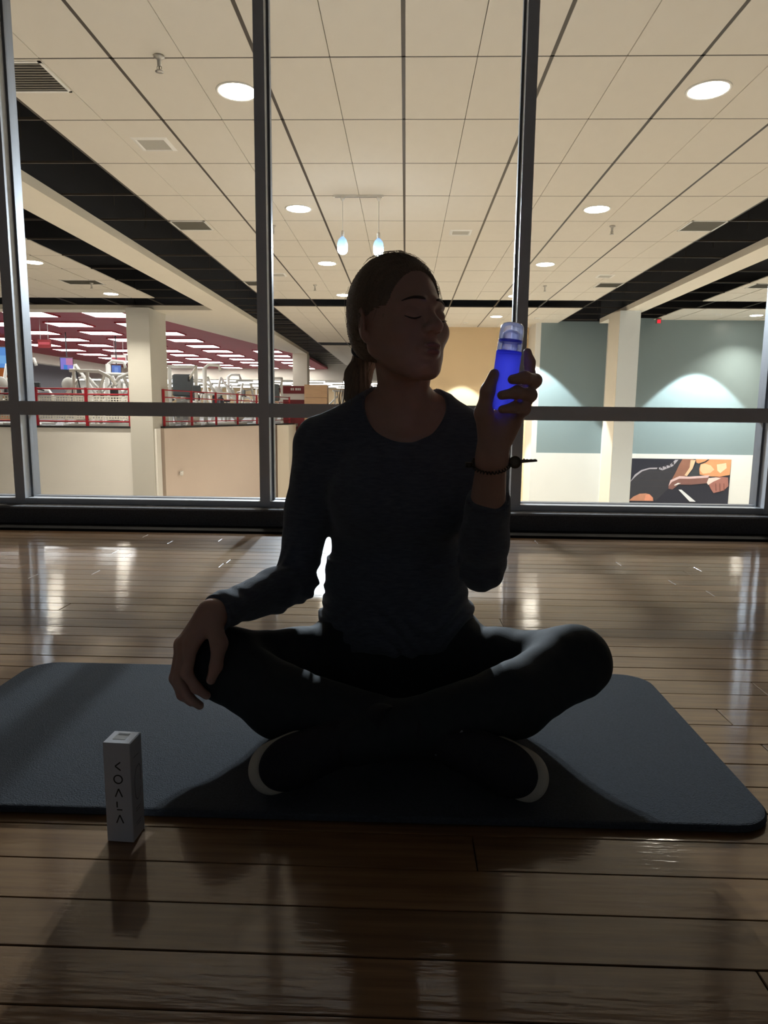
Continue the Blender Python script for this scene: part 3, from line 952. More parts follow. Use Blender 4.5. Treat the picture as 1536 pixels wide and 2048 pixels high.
# hanging screens and signs in the gym
def screen(c, wd, ht, rz, tilt, cols, label):
    r = empty('hanging_screen', c)
    R = Matrix.Rotation(rz, 3, 'Z') @ Matrix.Rotation(tilt, 3, 'X')
    def part(nm, x0, x1, y0, y1, z0, z1, m):
        b = MB().box(x0, x1, y0, y1, z0, z1)
        b.V = [R @ v for v in b.V]
        return b.build(nm, m, r, False, True)
    part('housing', -wd / 2 - .02, wd / 2 + .02, 0.0, 0.06, -ht / 2 - .02, ht / 2 + .02, M['pad'])
    n = len(cols)
    for i, (xa, xb, za, zb, cc) in enumerate(cols):
        part('picture_area', xa * wd, xb * wd, -0.004 - 0.001 * i, 0.0, za * ht, zb * ht, emission('screen_light', cc, 0.9))
    MB().tube([(0, 0.03, ht / 2), (0, 0.03, 3.47 - c[2])], 0.02, 6).build('ceiling_pole', M['pad'], r, False, True)
    tag(r, label, 'screen', 'screens hanging in the gym')
screen((-16.0, 26.75, 2.62), 0.95, 0.78, 0.35, 0.15, [(-.5, .5, -.5, .5, (0.13, 0.32, 0.75)), (-.1, .35, -.3, .1, (0.2, 0.45, 0.85))], 'blue lit screen hanging at the outermost edge of the gym')
screen((-12.7, 25.6, 2.32), 0.42, 0.42, 0.5, 0.12, [(-.5, .5, -.5, .5, (0.30, 0.24, 0.72)), (-.05, .5, -.1, .5, (0.62, 0.26, 0.45)), (-.25, .05, -.5, -.1, (0.08, 0.25, 0.7))], 'violet and pink lit screen hanging between the outer blue screen and the column')
screen((-11.25, 26.6, 2.17), 0.33, 0.34, 0.5, 0.12, [(-.5, .5, -.5, .5, (0.16, 0.25, 0.65)), (-.2, .2, -.3, .3, (0.25, 0.38, 0.8))], 'small blue lit screen hanging nearest the cream column')
def hang_sign(c, wd, ht, m1, m2, label):
    r = empty('hanging_sign', c)
    MB().box(-wd / 2, wd / 2, -0.02, 0.02, -ht / 2, ht / 2).build('board', m1, r, False, True)
    MB().box(-wd / 2 + .03, wd / 2 - .03, -0.03, -0.02, -ht * .12, ht * .2).build('lettering_band', m2, r, False, True)
    for s in (-1, 1):
        MB().tube([(s * wd * .3, 0, ht / 2), (s * wd * .3, 0, 3.47 - c[2])], 0.008, 5).build('wire', M['steel'], r, False, True)
    tag(r, label, 'hanging sign', 'signs hanging from the red ceiling')
signred = mat('pale_red_sign', srgb(175, 70, 80), 0.5)
hang_sign((-11.6, 22.0, 2.70), 0.42, 0.26, M['maroon'], signred, 'dark red sign hanging above the slanted lever machine')
hang_sign((-11.3, 27.0, 2.60), 0.6, 0.34, M['white'], signred, 'white and red sign hanging between two screens')
hang_sign((-10.2, 26.0, 2.45), 0.62, 0.26, M['white'], signred, 'white and red sign hanging near the cream column')
MB_or = MB().box(-21.9, -17.5, 30.0, 30.2, 0.13, 2.4)
struct('wall_gym_orange', MB_or, mat('orange_wall_paint', srgb(205, 120, 55), 0.7), 'orange wall panel at the outer edge of the gym')

# maroon kiosk and wood clad box beyond the window mullion
kk = empty('maroon_kiosk', (-4.75, 30.2, 0.13))
MB().add([(-5.75, 30.0, 1.75), (-4.25, 30.0, 1.75), (-4.35, 30.0, 1.42), (-5.45, 30.0, 1.42), (-5.75, 30.6, 1.75), (-4.25, 30.6, 1.75), (-4.35, 30.6, 1.42), (-5.45, 30.6, 1.42)],
         [(0, 1, 2, 3), (7, 6, 5, 4), (0, 4, 5, 1), (1, 5, 6, 2), (2, 6, 7, 3), (3, 7, 4, 0)]).build('fascia', M['maroon'], kk)
for i, (a, b) in enumerate(((-5.02, -4.96), (-4.94, -4.88), (-4.82, -4.74), (-4.72, -4.66), (-4.64, -4.58))):
    MB().box(a, b, 29.985, 30.0, 1.56, 1.66).build('fascia_letter', M['white'], kk)
MB().box(-5.4, -4.38, 30.05, 30.5, 1.16, 1.42).build('header', M['hallwall'], kk)
MB().box(-5.4, -4.38, 30.1, 30.5, 0.13, 1.16).build('counter_panel', M['maroon'], kk)
MB().box(-4.9, -4.38, 29.98, 30.1, -1.2, 1.0).build('side_panel', M['maroon'], kk)
tag(kk, 'maroon kiosk with flared white lettered fascia beyond the receding railing', 'kiosk')
wb = empty('wood_clad_box', (-3.85, 29.5, -1.5))
for i in range(6):
    MB().box(-4.32, -3.35, 29.3, 29.9, -1.5 + 0.55 * i, -1.5 + 0.55 * (i + 1) - 0.012).build('wood_panel', mat('pale_oak_panel', (0.62, 0.40, 0.23), 0.5, 0, 0.15, 3, stretch=(1, 1, 8)), wb)
tag(wb, 'pale wood clad box standing beyond the maroon kiosk', 'wood box')
struct('wall_end_block', MB().box(-5.0, -4.55, 26.6, 28.4, HALL_FLOOR, 0.11), M['beam'], 'cream end of the gallery wall')

# small emergency light on the gallery wall
el = empty('wall_spotlight', (-6.72, 20.3, -1.25))
MB().box(-6.75, -6.68, 20.2, 20.32, -1.28, -1.18).build('mount', M['white'], el)
MB().lathe([(0.02, 0.0), (0.05, 0.03), (0.055, 0.08), (0.02, 0.085)], (-6.70, 20.2, -1.24), 14, (0.3, -1, -0.3)).build('lamp_head', M['trimwhite'], el, True)
tag(el, 'small white spotlight fitting on the pinkish gallery wall', 'spotlight')
# red exit light beyond the right bulkhead
ex = empty('ceiling_exit_light', (7.56, 21.3, 3.36))
MB().box(7.49, 7.63, 21.25, 21.32, 3.36, 3.522).build('housing', M['grille'], ex)
MB().box(7.51, 7.61, 21.24, 21.25, 3.37, 3.47).build('lit_face', emission('exit_red', (1, 0.03, 0.05), 1.2), ex)
tag(ex, 'tiny red exit light high beside the white column', 'exit sign')

# fitness poster on the white lower wall
po = empty('fitness_poster', (8.65, 21.64, -2.3))
PX0, PX1, PZ1, PZ0 = 7.07, 10.22, -0.715, -2.35
def pp(u, v):      # poster print coordinates: u from 0 to 1 across, v down from 0 to 1 over the seen part
    return (PX0 + (PX1 - PX0) * u, PZ1 - 1.34 * v)
def print_shape(name, pts, col, k):
    V = [(pp(u, v)[0], 21.628 - 0.0015 * k, pp(u, v)[1]) for u, v in pts]
    n = len(V)
    b = MB().add(V + [(x, yy + 0.001, z) for x, yy, z in V], [tuple(range(n)), tuple(range(2 * n - 1, n - 1, -1))] + [(i, i + n, (i + 1) % n + n, (i + 1) % n) for i in range(n)])
    b.build(name, mat('poster_ink', col, 0.45, 0, 0.12, 6), po)
MB().box(PX0, PX1, 21.628, 21.646, PZ0, PZ1).build('poster_sheet', mat('poster_dark_ink', srgb(38, 40, 54), 0.45, 0, 0.15, 2), po)
print_shape('printed_dress', [(0.0, .62), (.05, .42), (.12, .30), (.20, .24), (.30, .23), (.40, .16), (.47, .0), (.52, .0), (.46, .28), (.42, .5), (.40, .7), (.36, .8), (.28, 1.0), (.22, .82), (.12, .84), (.03, .98), (0.0, .98)], srgb(54, 54, 62), 1)
print_shape('printed_dress_light', [(.01, .58), (.06, .38), (.12, .27), (.20, .215), (.30, .205), (.40, .135), (.45, .02), (.48, .02), (.43, .17), (.33, .27), (.29, .24), (.20, .245), (.13, .30), (.07, .42)], srgb(176, 170, 180), 2)
for k in range(5):
    u = .27 + .036 * k
    print_shape('printed_fold', [(u, .26 - .03 * k), (u + .012, .19 - .032 * k), (u + .022, .20 - .032 * k), (u + .03, .30 - .03 * k), (u + .016, .24 - .03 * k)], srgb(52, 50, 58), 3)
print_shape('printed_thigh', [(.02, .99), (.06, .90), (.12, .83), (.18, .82), (.22, .84), (.255, .92), (.26, 1.0), (.02, 1.0)], srgb(198, 138, 112), 2)
print_shape('printed_thigh_light', [(.17, .99), (.18, .86), (.21, .84), (.25, .92), (.25, .99)], srgb(226, 150, 122), 3)
print_shape('printed_upper_arm', [(.52, .0), (.63, .0), (.60, .22), (.56, .40), (.48, .46), (.42, .52), (.46, .32), (.49, .14)], srgb(150, 104, 88), 3)
print_shape('printed_arm_light', [(.60, .02), (.65, .02), (.625, .22), (.575, .40), (.55, .38), (.595, .2)], srgb(236, 196, 160), 4)
print_shape('printed_chest', [(.65, .0), (1.0, .0), (.995, .36), (.90, .40), (.80, .40), (.70, .36), (.69, .2), (.66, .1)], srgb(226, 158, 112), 3)
print_shape('printed_chest_light', [(.70, .12), (.74, .10), (.80, .14), (.84, .24), (.80, .32), (.73, .34), (.70, .26)], srgb(243, 200, 158), 4)
print_shape('printed_neck_light', [(.86, .12), (.95, .08), (.96, .2), (.90, .32), (.87, .26)], srgb(246, 214, 178), 4)
print_shape('printed_top', [(.66, .08), (.70, .12), (.69, .24), (.70, .36), (.66, .40), (.58, .40), (.62, .28)], srgb(58, 62, 68), 5)
print_shape('printed_strap', [(.68, .10), (.74, .05), (.77, .0), (.785, .0), (.75, .07), (.69, .125)], srgb(46, 46, 50), 6)
print_shape('printed_forearm', [(.40, .62), (.42, .50), (.50, .42), (.58, .42), (.78, .38), (.80, .44), (.78, .56), (.62, .60), (.50, .60), (.44, .72), (.40, .70)], srgb(132, 92, 86), 6)
print_shape('printed_forearm_light', [(.40, .64), (.415, .50), (.50, .40), (.60, .41), (.80, .37), (.78, .43), (.60, .46), (.50, .46), (.43, .54)], srgb(222, 190, 190), 7)
print_shape('printed_hand', [(.78, .52), (.80, .44), (.90, .40), (.98, .42), (.99, .62), (.95, .72), (.90, .76), (.85, .79), (.82, .70)], srgb(168, 112, 102), 7)
print_shape('printed_hand_light', [(.775, .55), (.79, .44), (.86, .42), (.91, .44), (.84, .52), (.79, .60)], srgb(240, 214, 206), 8)
for k in range(3):
    u = .86 + .04 * k
    print_shape('printed_finger_gap', [(u, .56), (u + .006, .56), (u + .016, .74), (u + .008, .74)], srgb(110, 66, 60), 8)
print_shape('printed_bar_white', [(.50, .72), (.53, .72), (.68, 1.0), (.62, 1.0)], srgb(232, 232, 236), 6)
print_shape('printed_bar_ring', [(.455, .61), (.49, .56), (.52, .57), (.49, .60), (.46, .63)], srgb(236, 232, 228), 8)
tag(po, 'large dark poster of a leaning athlete on the white wall below the blue paint', 'poster')

# ================================================================== SIGNED DISTANCE MODELLING
BIG = 9.0
def smin(a, b, k):
    if k <= 0: return np.minimum(a, b)
    h = np.maximum(k - np.abs(a - b), 0) / k
    return np.minimum(a, b) - h * h * k * 0.25
class Cone:
    def __init__(s, a, b, ra, rb):
        s.a, s.b, s.ra, s.rb = np.array(a, float), np.array(b, float), ra, rb
        s.c = (s.a + s.b) / 2
        s.R = np.linalg.norm(s.b - s.a) / 2 + max(ra, rb)
    def __call__(s, P):
        ab = s.b - s.a
        t = np.clip(((P - s.a) @ ab) / max(ab @ ab, 1e-12), 0, 1)
        return np.linalg.norm(P - s.a - t[:, None] * ab, axis=1) - (s.ra + (s.rb - s.ra) * t)
class Ell:
    def __init__(s, c, r, Rm=None):
        s.c, s.r, s.Rm = np.array(c, float), np.array(r, float), Rm
        s.R = max(r)
    def __call__(s, P):
        q = P - s.c
        if s.Rm is not None: q = q @ s.Rm          # world -> local
        k0 = np.linalg.norm(q / s.r, axis=1)
        k1 = np.linalg.norm(q / (s.r * s.r), axis=1)
        return k0 * (k0 - 1) / np.maximum(k1, 1e-9)
class Torso:
    def __init__(s, rows, off=0.0):
        s.t = np.array(rows, float)
        s.off = off
        z0, z1 = s.t[0, 0], s.t[-1, 0]
        s.c = np.array([s.t[:, 1].mean(), s.t[:, 2].mean(), (z0 + z1) / 2])
        s.R = (z1 - z0) / 2 + 0.18
    def __call__(s, P):
        z = P[:, 2]
        T_ = s.t
        cx, cy, rx, ry = (np.interp(z, T_[:, 0], T_[:, i]) for i in (1, 2, 3, 4))
        rx, ry = rx + s.off, ry + s.off
        q = np.sqrt(((P[:, 0] - cx) / rx) ** 2 + ((P[:, 1] - cy) / ry) ** 2)
        d = (q - 1) * np.minimum(rx, ry)
        dz = np.maximum(T_[0, 0] - s.off - z, z - T_[-1, 0] - s.off)
        return np.maximum(d, dz)
class Half:
    """keeps the side the normal points away from"""
    def __init__(s, p, n):
        s.p = np.array(p, float)
        s.n = np.array(n, float) / np.linalg.norm(n)
        s.c, s.R = s.p, 99.0
    def __call__(s, P):
        return (P - s.p) @ s.n
class Cut:
    """half space limited to a ball: cuts a sleeve without touching the rest"""
    def __init__(s, p, n, rad):
        s.h = Half(p, n)
        s.c, s.R = np.array(p, float) + s.h.n * rad * 0.6, rad
    def __call__(s, P):
        return np.maximum(-s.h(P), np.linalg.norm(P - s.c, axis=1) - s.R)

def evaluate(model, P, centre=None, rad=0.0, disp=None):
    d = np.full(len(P), BIG)
    for op, k, pr in model:
        if centre is not None and op != '&' and np.linalg.norm(pr.c - centre) > pr.R + rad + 0.06:
            continue
        v = pr(P)
        if op == '+': d = smin(d, v, k)
        elif op == '-': d = -smin(-d, v, k)
        else: d = -smin(-d, -v, k)
    if disp is not None: d = d + disp(P)
    return d

def sdf_mesh(name, model, lo, hi, h, disp=None, smooth_iter=0):
    lo, hi = np.array(lo, float), np.array(hi, float)
    B = 12
    nb = np.ceil((hi - lo) / (h * B)).astype(int)
    N = nb * B + 1
    vol = np.full(N, BIG, np.float32)
    g = np.stack(np.meshgrid(*[np.arange(n) for n in nb], indexing='ij'), -1).reshape(-1, 3)
    cen = lo + (g + 0.5) * h * B
    dc = evaluate(model, cen)
    hd = h * B * 0.87
    act = np.abs(dc) < hd * 1.7 + 0.012
    ins = (~act) & (dc < 0)
    loc = np.stack(np.meshgrid(*[np.arange(B + 1)] * 3, indexing='ij'), -1).reshape(-1, 3) * h
    for i in np.nonzero(ins)[0]:
        a = g[i] * B
        vol[a[0]:a[0] + B + 1, a[1]:a[1] + B + 1, a[2]:a[2] + B + 1] = -BIG
    for i in np.nonzero(act)[0]:
        a = g[i] * B
        P = lo + a * h + loc
        d = evaluate(model, P, cen[i], hd, disp)
        vol[a[0]:a[0] + B + 1, a[1]:a[1] + B + 1, a[2]:a[2] + B + 1] = d.reshape(B + 1, B + 1, B + 1)
    # surface nets
    inside = vol < 0
    c8 = [(i, j, k) for i in (0, 1) for j in (0, 1) for k in (0, 1)]
    n0, n1, n2 = N - 1
    cnt = np.zeros((n0, n1, n2), np.uint8)
    for i, j, k in c8:
        cnt += inside[i:i + n0, j:j + n1, k:k + n2]
    cells = np.argwhere((cnt > 0) & (cnt < 8))
    idx = np.full((n0, n1, n2), -1, np.int32)
    idx[cells[:, 0], cells[:, 1], cells[:, 2]] = np.arange(len(cells))
    acc = np.zeros((len(cells), 3))
    num = np.zeros(len(cells))
    vals = {c: np.clip(vol[cells[:, 0] + c[0], cells[:, 1] + c[1], cells[:, 2] + c[2]].astype(float), -h * 3, h * 3) for c in c8}
    for c in c8:
        for ax in range(3):
            if c[ax] == 0:
                e = list(c); e[ax] = 1; e = tuple(e)
                va, vb = vals[c], vals[e]
                x = (va < 0) != (vb < 0)
                t = np.where(x, va / np.where(x, va - vb, 1), 0)
                p = np.tile(np.array(c, float), (len(cells), 1))
                p[:, ax] = t
                acc[x] += p[x]
                num[x] += 1
    V = lo + (cells + acc / num[:, None]) * h
    Q = []
    for ax in range(3):
        sl_a = [slice(0, N[0]), slice(0, N[1]), slice(0, N[2])]
        sl_b = list(sl_a)
        sl_a[ax] = slice(0, N[ax] - 1)
        sl_b[ax] = slice(1, N[ax])
        A, Bv = inside[tuple(sl_a)], inside[tuple(sl_b)]
        e = np.argwhere(A != Bv)
        u, v = (ax + 1) % 3, (ax + 2) % 3
        e = e[(e[:, u] > 0) & (e[:, v] > 0) & (e[:, u] < N[u] - 1) & (e[:, v] < N[v] - 1)]
        def cell(du, dv):
            q = e.copy()
            q[:, u] -= du
            q[:, v] -= dv
            return idx[q[:, 0], q[:, 1], q[:, 2]]
        quad = np.stack([cell(1, 1), cell(0, 1), cell(0, 0), cell(1, 0)], 1)
        fl_ = ~A[e[:, 0], e[:, 1], e[:, 2]]
        quad[fl_] = quad[fl_][:, ::-1]
        Q.append(quad)
    Q = np.concatenate(Q)
    Q = Q[(Q >= 0).all(1)]
    for _ in range(smooth_iter):
        s_ = np.zeros_like(V)
        n_ = np.zeros(len(V))
        for k in range(4):
            a, b = Q[:, k], Q[:, (k + 1) % 4]
            np.add.at(s_, a, V[b]); np.add.at(n_, a, 1)
            np.add.at(s_, b, V[a]); np.add.at(n_, b, 1)
        V = V * 0.5 + 0.5 * s_ / n_[:, None]
    me = bpy.data.meshes.new(name)
    me.vertices.add(len(V))
    me.vertices.foreach_set('co', V.astype(np.float32).ravel())
    me.loops.add(Q.size)
    me.loops.foreach_set('vertex_index', Q.astype(np.int32).ravel())
    me.polygons.add(len(Q))
    me.polygons.foreach_set('loop_start', np.arange(0, Q.size, 4, dtype=np.int32))
    me.polygons.foreach_set('use_smooth', np.ones(len(Q), bool))
    me.update(calc_edges=True)
    return me

# ================================================================== THE PERSON
def rotz(a):
    c, s = math.cos(a), math.sin(a)
    return np.array([[c, -s, 0], [s, c, 0], [0, 0, 1.0]])
def rotx(a):
    c, s = math.cos(a), math.sin(a)
    return np.array([[1.0, 0, 0], [0, c, -s], [0, s, c]])
def roty(a):
    c, s = math.cos(a), math.sin(a)
    return np.array([[c, 0, s], [0, 1.0, 0], [-s, 0, c]])
HC = np.array([-0.014, 1.318, 0.770])
HR = rotz(math.radians(39)) @ rotx(math.radians(-5))
def hp(x, y, z): return HC + HR @ np.array([x, y, z])
def hE(c, r, extra=None): return Ell(hp(*c), r, HR if extra is None else HR @ extra)
def hC(a, b, ra, rb): return Cone(hp(*a), hp(*b), ra, rb)

def head_model():
    m = [('+', 0, hE((0, 0.016, 0.030), (0.0755, 0.094, 0.091))),
         ('+', .03, hE((0, -0.024, -0.026), (0.0655, 0.064, 0.076))),
         ('+', .025, hE((0, -0.064, -0.092), (0.027, 0.024, 0.018)))]
    for s in (-1, 1):
        m += [('+', .025, hC((s * 0.055, 0.002, -0.050), (s * 0.020, -0.060, -0.094), 0.014, 0.014)),
              ('+', .02, hE((s * 0.026, -0.044, -0.066), (0.027, 0.028, 0.028))),
              ('+', .02, hE((s * 0.046, -0.052, -0.026), (0.022, 0.024, 0.021))),
              ('+', .014, hC((s * 0.014, -0.082, 0.021), (s * 0.048, -0.064, 0.021), 0.009, 0.007)),
              ('-', .016, hE((s * 0.032, -0.0985, 0.001), (0.019, 0.016, 0.013))),
              ('+', .005, hE((s * 0.032, -0.0685, 0.000), (0.0165, 0.0155, 0.0130)))]
    # nose
    m += [('+', .012, hC((0, -0.080, 0.012), (0, -0.1030, -0.024), 0.0065, 0.0100)),
          ('+', .010, hE((0, -0.1030, -0.0255), (0.0105, 0.010, 0.0090)))]
    for s in (-1, 1):
        m += [('+', .007, hE((s * 0.0125, -0.0925, -0.0290), (0.0075, 0.0095, 0.0070)))]
    for s in (-1, 1):
        m += [('-', .003, hE((s * 0.0068, -0.0965, -0.0365), (0.0040, 0.0060, 0.0050)))]
    # mouth
    m += [('+', .010, hE((0, -0.083, -0.061), (0.026, 0.011, 0.016))),
          ('+', .004, hE((0, -0.0925, -0.0575), (0.0185, 0.0065, 0.0052))),
          ('+', .004, hE((0, -0.0915, -0.0685), (0.0165, 0.0070, 0.0058))),
          ('-', .002, hE((0, -0.0985, -0.0628), (0.021, 0.0070, 0.0011)))]
    # ears
    for s in (-1, 1):
        rr_ = rotz(s * 0.45) @ rotx(-0.12)
        m += [('+', .006, hE((s * 0.0775, 0.014, -0.004), (0.0060, 0.0175, 0.0290), rr_)),
              ('+', .006, hE((s * 0.0745, 0.008, -0.031), (0.0055, 0.0095, 0.0105), rr_)),
              ('-', .004, hE((s * 0.0835, 0.012, 0.000), (0.0045, 0.0085, 0.0150), rr_))]
    return m

TORSO = [(0.030, -0.008, 1.425, 0.150, 0.105), (0.10, -0.008, 1.425, 0.158, 0.112), (0.16, -0.010, 1.420, 0.150, 0.105), (0.22, -0.014, 1.410, 0.132, 0.092),
         (0.28, -0.016, 1.400, 0.124, 0.086), (0.34, -0.014, 1.395, 0.126, 0.088), (0.40, -0.010, 1.390, 0.134, 0.093), (0.46, -0.008, 1.388, 0.142, 0.094),
         (0.51, -0.006, 1.390, 0.146, 0.086), (0.55, -0.005, 1.395, 0.132, 0.070), (0.585, -0.004, 1.395, 0.092, 0.055), (0.61, -0.004, 1.39, 0.060, 0.045)]
S1, E1, W1 = (-0.176, 1.392, 0.530), (-0.224, 1.378, 0.250), (-0.334, 1.146, 0.248)     # arm resting on the knee
S2, E2, W2 = (0.160, 1.385, 0.530), (0.144, 1.228, 0.322), (0.1405, 1.103, 0.532)       # raised arm
def lerp3(a, b, t): return tuple(a[i] + (b[i] - a[i]) * t for i in range(3))
def torso_model(o=0.0):
    m = [('+', 0, Torso(TORSO, o))]
    for s in (-1, 1):
        m += [('+', .05, Ell((s * 0.062 - 0.006, 1.322, 0.425), (0.056 + o, 0.046 + o, 0.056 + o)))]
    m += [('+', .04, Cone((-0.035, 1.392, 0.625), (-0.165, 1.395, 0.548), 0.030 + o, 0.036 + o)),
          ('+', .04, Cone((0.030, 1.392, 0.625), (0.152, 1.388, 0.548), 0.030 + o, 0.036 + o))]
    return m
def arms_model(o=0.0, o2=None):
    m = []
    for S, E_, W in ((S1, E1, W1), (S2, E2, W2)):
        mid = lerp3(S, E_, .45)
        f1 = lerp3(E_, W, .28)
        m += [('+', .035, Cone(S, mid, 0.044 + o, 0.039 + o)), ('+', .02, Cone(mid, E_, 0.039 + o, 0.034 + o)),
              ('+', .015, Cone(E_, f1, 0.034 + o, 0.036 + o)), ('+', .015, Cone(f1, W, 0.036 + o, 0.0235 + o))]
    return m
HIP1, KN1, CA1, AN1 = (-0.088, 1.42, 0.084), (-0.328, 1.182, 0.146), (-0.205, 1.100, 0.110), (0.075, 1.050, 0.075)
HIP2, KN2, CA2, AN2 = (0.080, 1.42, 0.084), (0.312, 1.192, 0.158), (0.190, 1.100, 0.122), (-0.075, 1.020, 0.080)
def legs_model(o=0.0):
    m = []
    for H_, K_, C_, A_ in ((HIP1, KN1, CA1, AN1), (HIP2, KN2, CA2, AN2)):
        T_ = lerp3(H_, K_, .5)
        T_ = (T_[0], T_[1], T_[2] - 0.004)
        m += [('+', .04, Cone(H_, T_, 0.074 + o, 0.053 + o)), ('+', .03, Cone(T_, K_, 0.053 + o, 0.055 + o)), ('+', .03, Cone(K_, C_, 0.057 + o, 0.055 + o)), ('+', .02, Cone(C_, A_, 0.055 + o, 0.033 + o))]
    return m
def finger(pts, rs, k=.006):
    return [('+', k if i else .010, Cone(pts[i], pts[i + 1], rs[i], rs[i + 1])) for i in range(len(pts) - 1)]
def hand_raised():
    w_ = W2
    mc = [(0.176, 1.106, 0.636), (0.179, 1.098, 0.622), (0.175, 1.092, 0.606), (0.168, 1.086, 0.590)]
    m = [('+', .015, Cone(w_, (0.150, 1.100, 0.585), 0.0235, 0.024))]
    for q, r in zip(mc, (.013, .0135, .013, .012)):
        m += [('+', .014, Cone((0.150, 1.102, 0.568), q, 0.017, r))]
    m += finger([mc[0], (0.196, 1.104, 0.660), (0.1945, 1.101, 0.682), (0.1895, 1.097, 0.697)], (.0105, .0092, .0082, .0068))
    m += finger([mc[1], (0.1985, 1.070, 0.6525), (0.1780, 1.0425, 0.6555), (0.1590, 1.0400, 0.6525)], (.0110, .0098, .0088, .0072))
    m += finger([mc[2], (0.1905, 1.060, 0.6300), (0.1660, 1.0385, 0.6330), (0.1440, 1.0395, 0.6290)], (.0108, .0096, .0086, .0070))
    m += finger([mc[3], (0.1820, 1.060, 0.6090), (0.1640, 1.0425, 0.6110), (0.1460, 1.0430, 0.6080)], (.0100, .0088, .0078, .0064))
    m += [('+', .012, Cone((0.136, 1.092, 0.552), (0.1215, 1.070, 0.602), 0.019, 0.0135))]
    m += finger([(0.1215, 1.070, 0.602), (0.1255, 1.061, 0.636), (0.1345, 1.0600, 0.6610)], (.0128, .0108, .0082))
    return m
def hand_knee():
    mc = [(-0.3619, 1.1159, 0.2038), (-0.3784, 1.1293, 0.1983), (-0.3901, 1.1459, 0.1917), (-0.3957, 1.1648, 0.1840)]
    m = []
    for q, r in zip(mc, (.0125, .0125, .012, .011)):
        m += [('+', .013, Cone(W1, q, 0.020, r))]
    m += finger([mc[0], (-0.3678, 1.1014, 0.1566), (-0.3514, 1.0994, 0.1315), (-0.3350, 1.1040, 0.1160)], (.0112, .0098, .0088, .0072))
    m += finger([mc[1], (-0.3866, 1.1147, 0.1385), (-0.3697, 1.1131, 0.1075), (-0.3523, 1.1190, 0.0907)], (.0114, .0100, .0090, .0074))
    m += finger([mc[2], (-0.3992, 1.1328, 0.1341), (-0.3862, 1.1286, 0.1054), (-0.3708, 1.1312, 0.0903)], (.0108, .0096, .0086, .0070))
    m += finger([mc[3], (-0.4044, 1.1543, 0.1367), (-0.3976, 1.1465, 0.1148), (-0.3864, 1.1437, 0.1010)], (.0100, .0088, .0078, .0064))
    m += [('+', .010, Cone((-0.3329, 1.1380, 0.2368), (-0.3120, 1.1078, 0.2082), 0.018, 0.0135))]
    m += finger([(-0.3120, 1.1078, 0.2082), (-0.3168, 1.1021, 0.1702), (-0.3262, 1.1026, 0.1452)], (.0130, .0108, .0084))
    return m

NECK = [('+', .03, Cone((-0.005, 1.378, 0.60), (-0.008, 1.342, 0.705), 0.050, 0.047)),
        ('+', .02, Cone((-0.045, 1.352, 0.70), (-0.002, 1.335, 0.575), 0.012, 0.010)),
        ('+', .02, Cone((0.040, 1.345, 0.69), (0.006, 1.335, 0.575), 0.012, 0.010)),
        ('+', .015, Cone((-0.015, 1.334, 0.570), (-0.075, 1.365, 0.578), 0.008, 0.008)),
        ('+', .015, Cone((0.015, 1.334, 0.570), (0.072, 1.363, 0.578), 0.008, 0.008))]
body_model = torso_model() + arms_model() + legs_model(-0.004) + hand_raised() + hand_knee() + NECK
hd_ = head_model()
hd_[0] = ('+', .02, hd_[0][2])
body_model += hd_
body_model += [('&', .002, Half((0, 0, 0.020), (0, 0, -1)))]

skin = mat('skin', (0.50, 0.29, 0.215), 0.5, 0, 0.10, 40, 0.12, 300)
skin.node_tree.nodes['Principled BSDF'].inputs['Subsurface Weight'].default_value = 0.25
skin.node_tree.nodes['Principled BSDF'].inputs['Subsurface Radius'].default_value = (0.012, 0.004, 0.002)
body_me = sdf_mesh('person', body_model, (-0.43, 0.98, 0.02), (0.41, 1.56, 0.905), 0.0022)
person = link('person', body_me, skin)
tag(person, 'person in charcoal top and dark leggings sitting cross-legged, holding up a blue bottle', 'person')

# --- clothing
def wrinkles(P):
    x, yy, z = P[:, 0], P[:, 1], P[:, 2]
    d = 0.0010 * np.sin(70 * z + 9 * np.sin(16 * x) + 14 * yy) * np.sin(23 * x + 11 * z)
    # gathered folds at waist
    wz = np.exp(-((z - 0.17) / 0.055) ** 2)
    d += wz * 0.0036 * np.sin(165 * z + 22 * x + 6 * np.sin(30 * x))
    # folds at the bent elbows and the lower sleeve
    for E_, s_, a_ in ((E1, 0.075, 0.0020), (E2, 0.06, 0.0024), (W1, 0.07, 0.0020), (lerp3(E2, W2, .55), 0.035, 0.0030)):
        q = np.exp(-(((x - E_[0]) ** 2 + (yy - E_[1]) ** 2 + (z - E_[2]) ** 2) / s_ ** 2))
        d += q * a_ * np.sin(210 * (z * 0.7 + yy * 0.55 - x * 0.35) + 5 * np.sin(40 * x))
    # vertical drape below the collar
    q = np.exp(-((z - 0.47) / 0.08) ** 2) * (yy < 1.37)
    d += q * 0.0016 * np.sin(95 * x + 12 * z)
    return d
shirt_model = [('+', 0, Torso([(z, cx, cy - 0.006 * (z < .2), rx, ry) for z, cx, cy, rx, ry in TORSO[:5]], 0.018))] + [('+', .02, q[2]) if i == 0 else q for i, q in enumerate(torso_model(0.010))] + arms_model(0.0065)
a1 = np.array(W1) - np.array(E1)
a2 = np.array(W2) - np.array(E2)
cuf1 = lerp3(E1, W1, 0.93)
cuf2 = lerp3(E2, W2, 0.66)
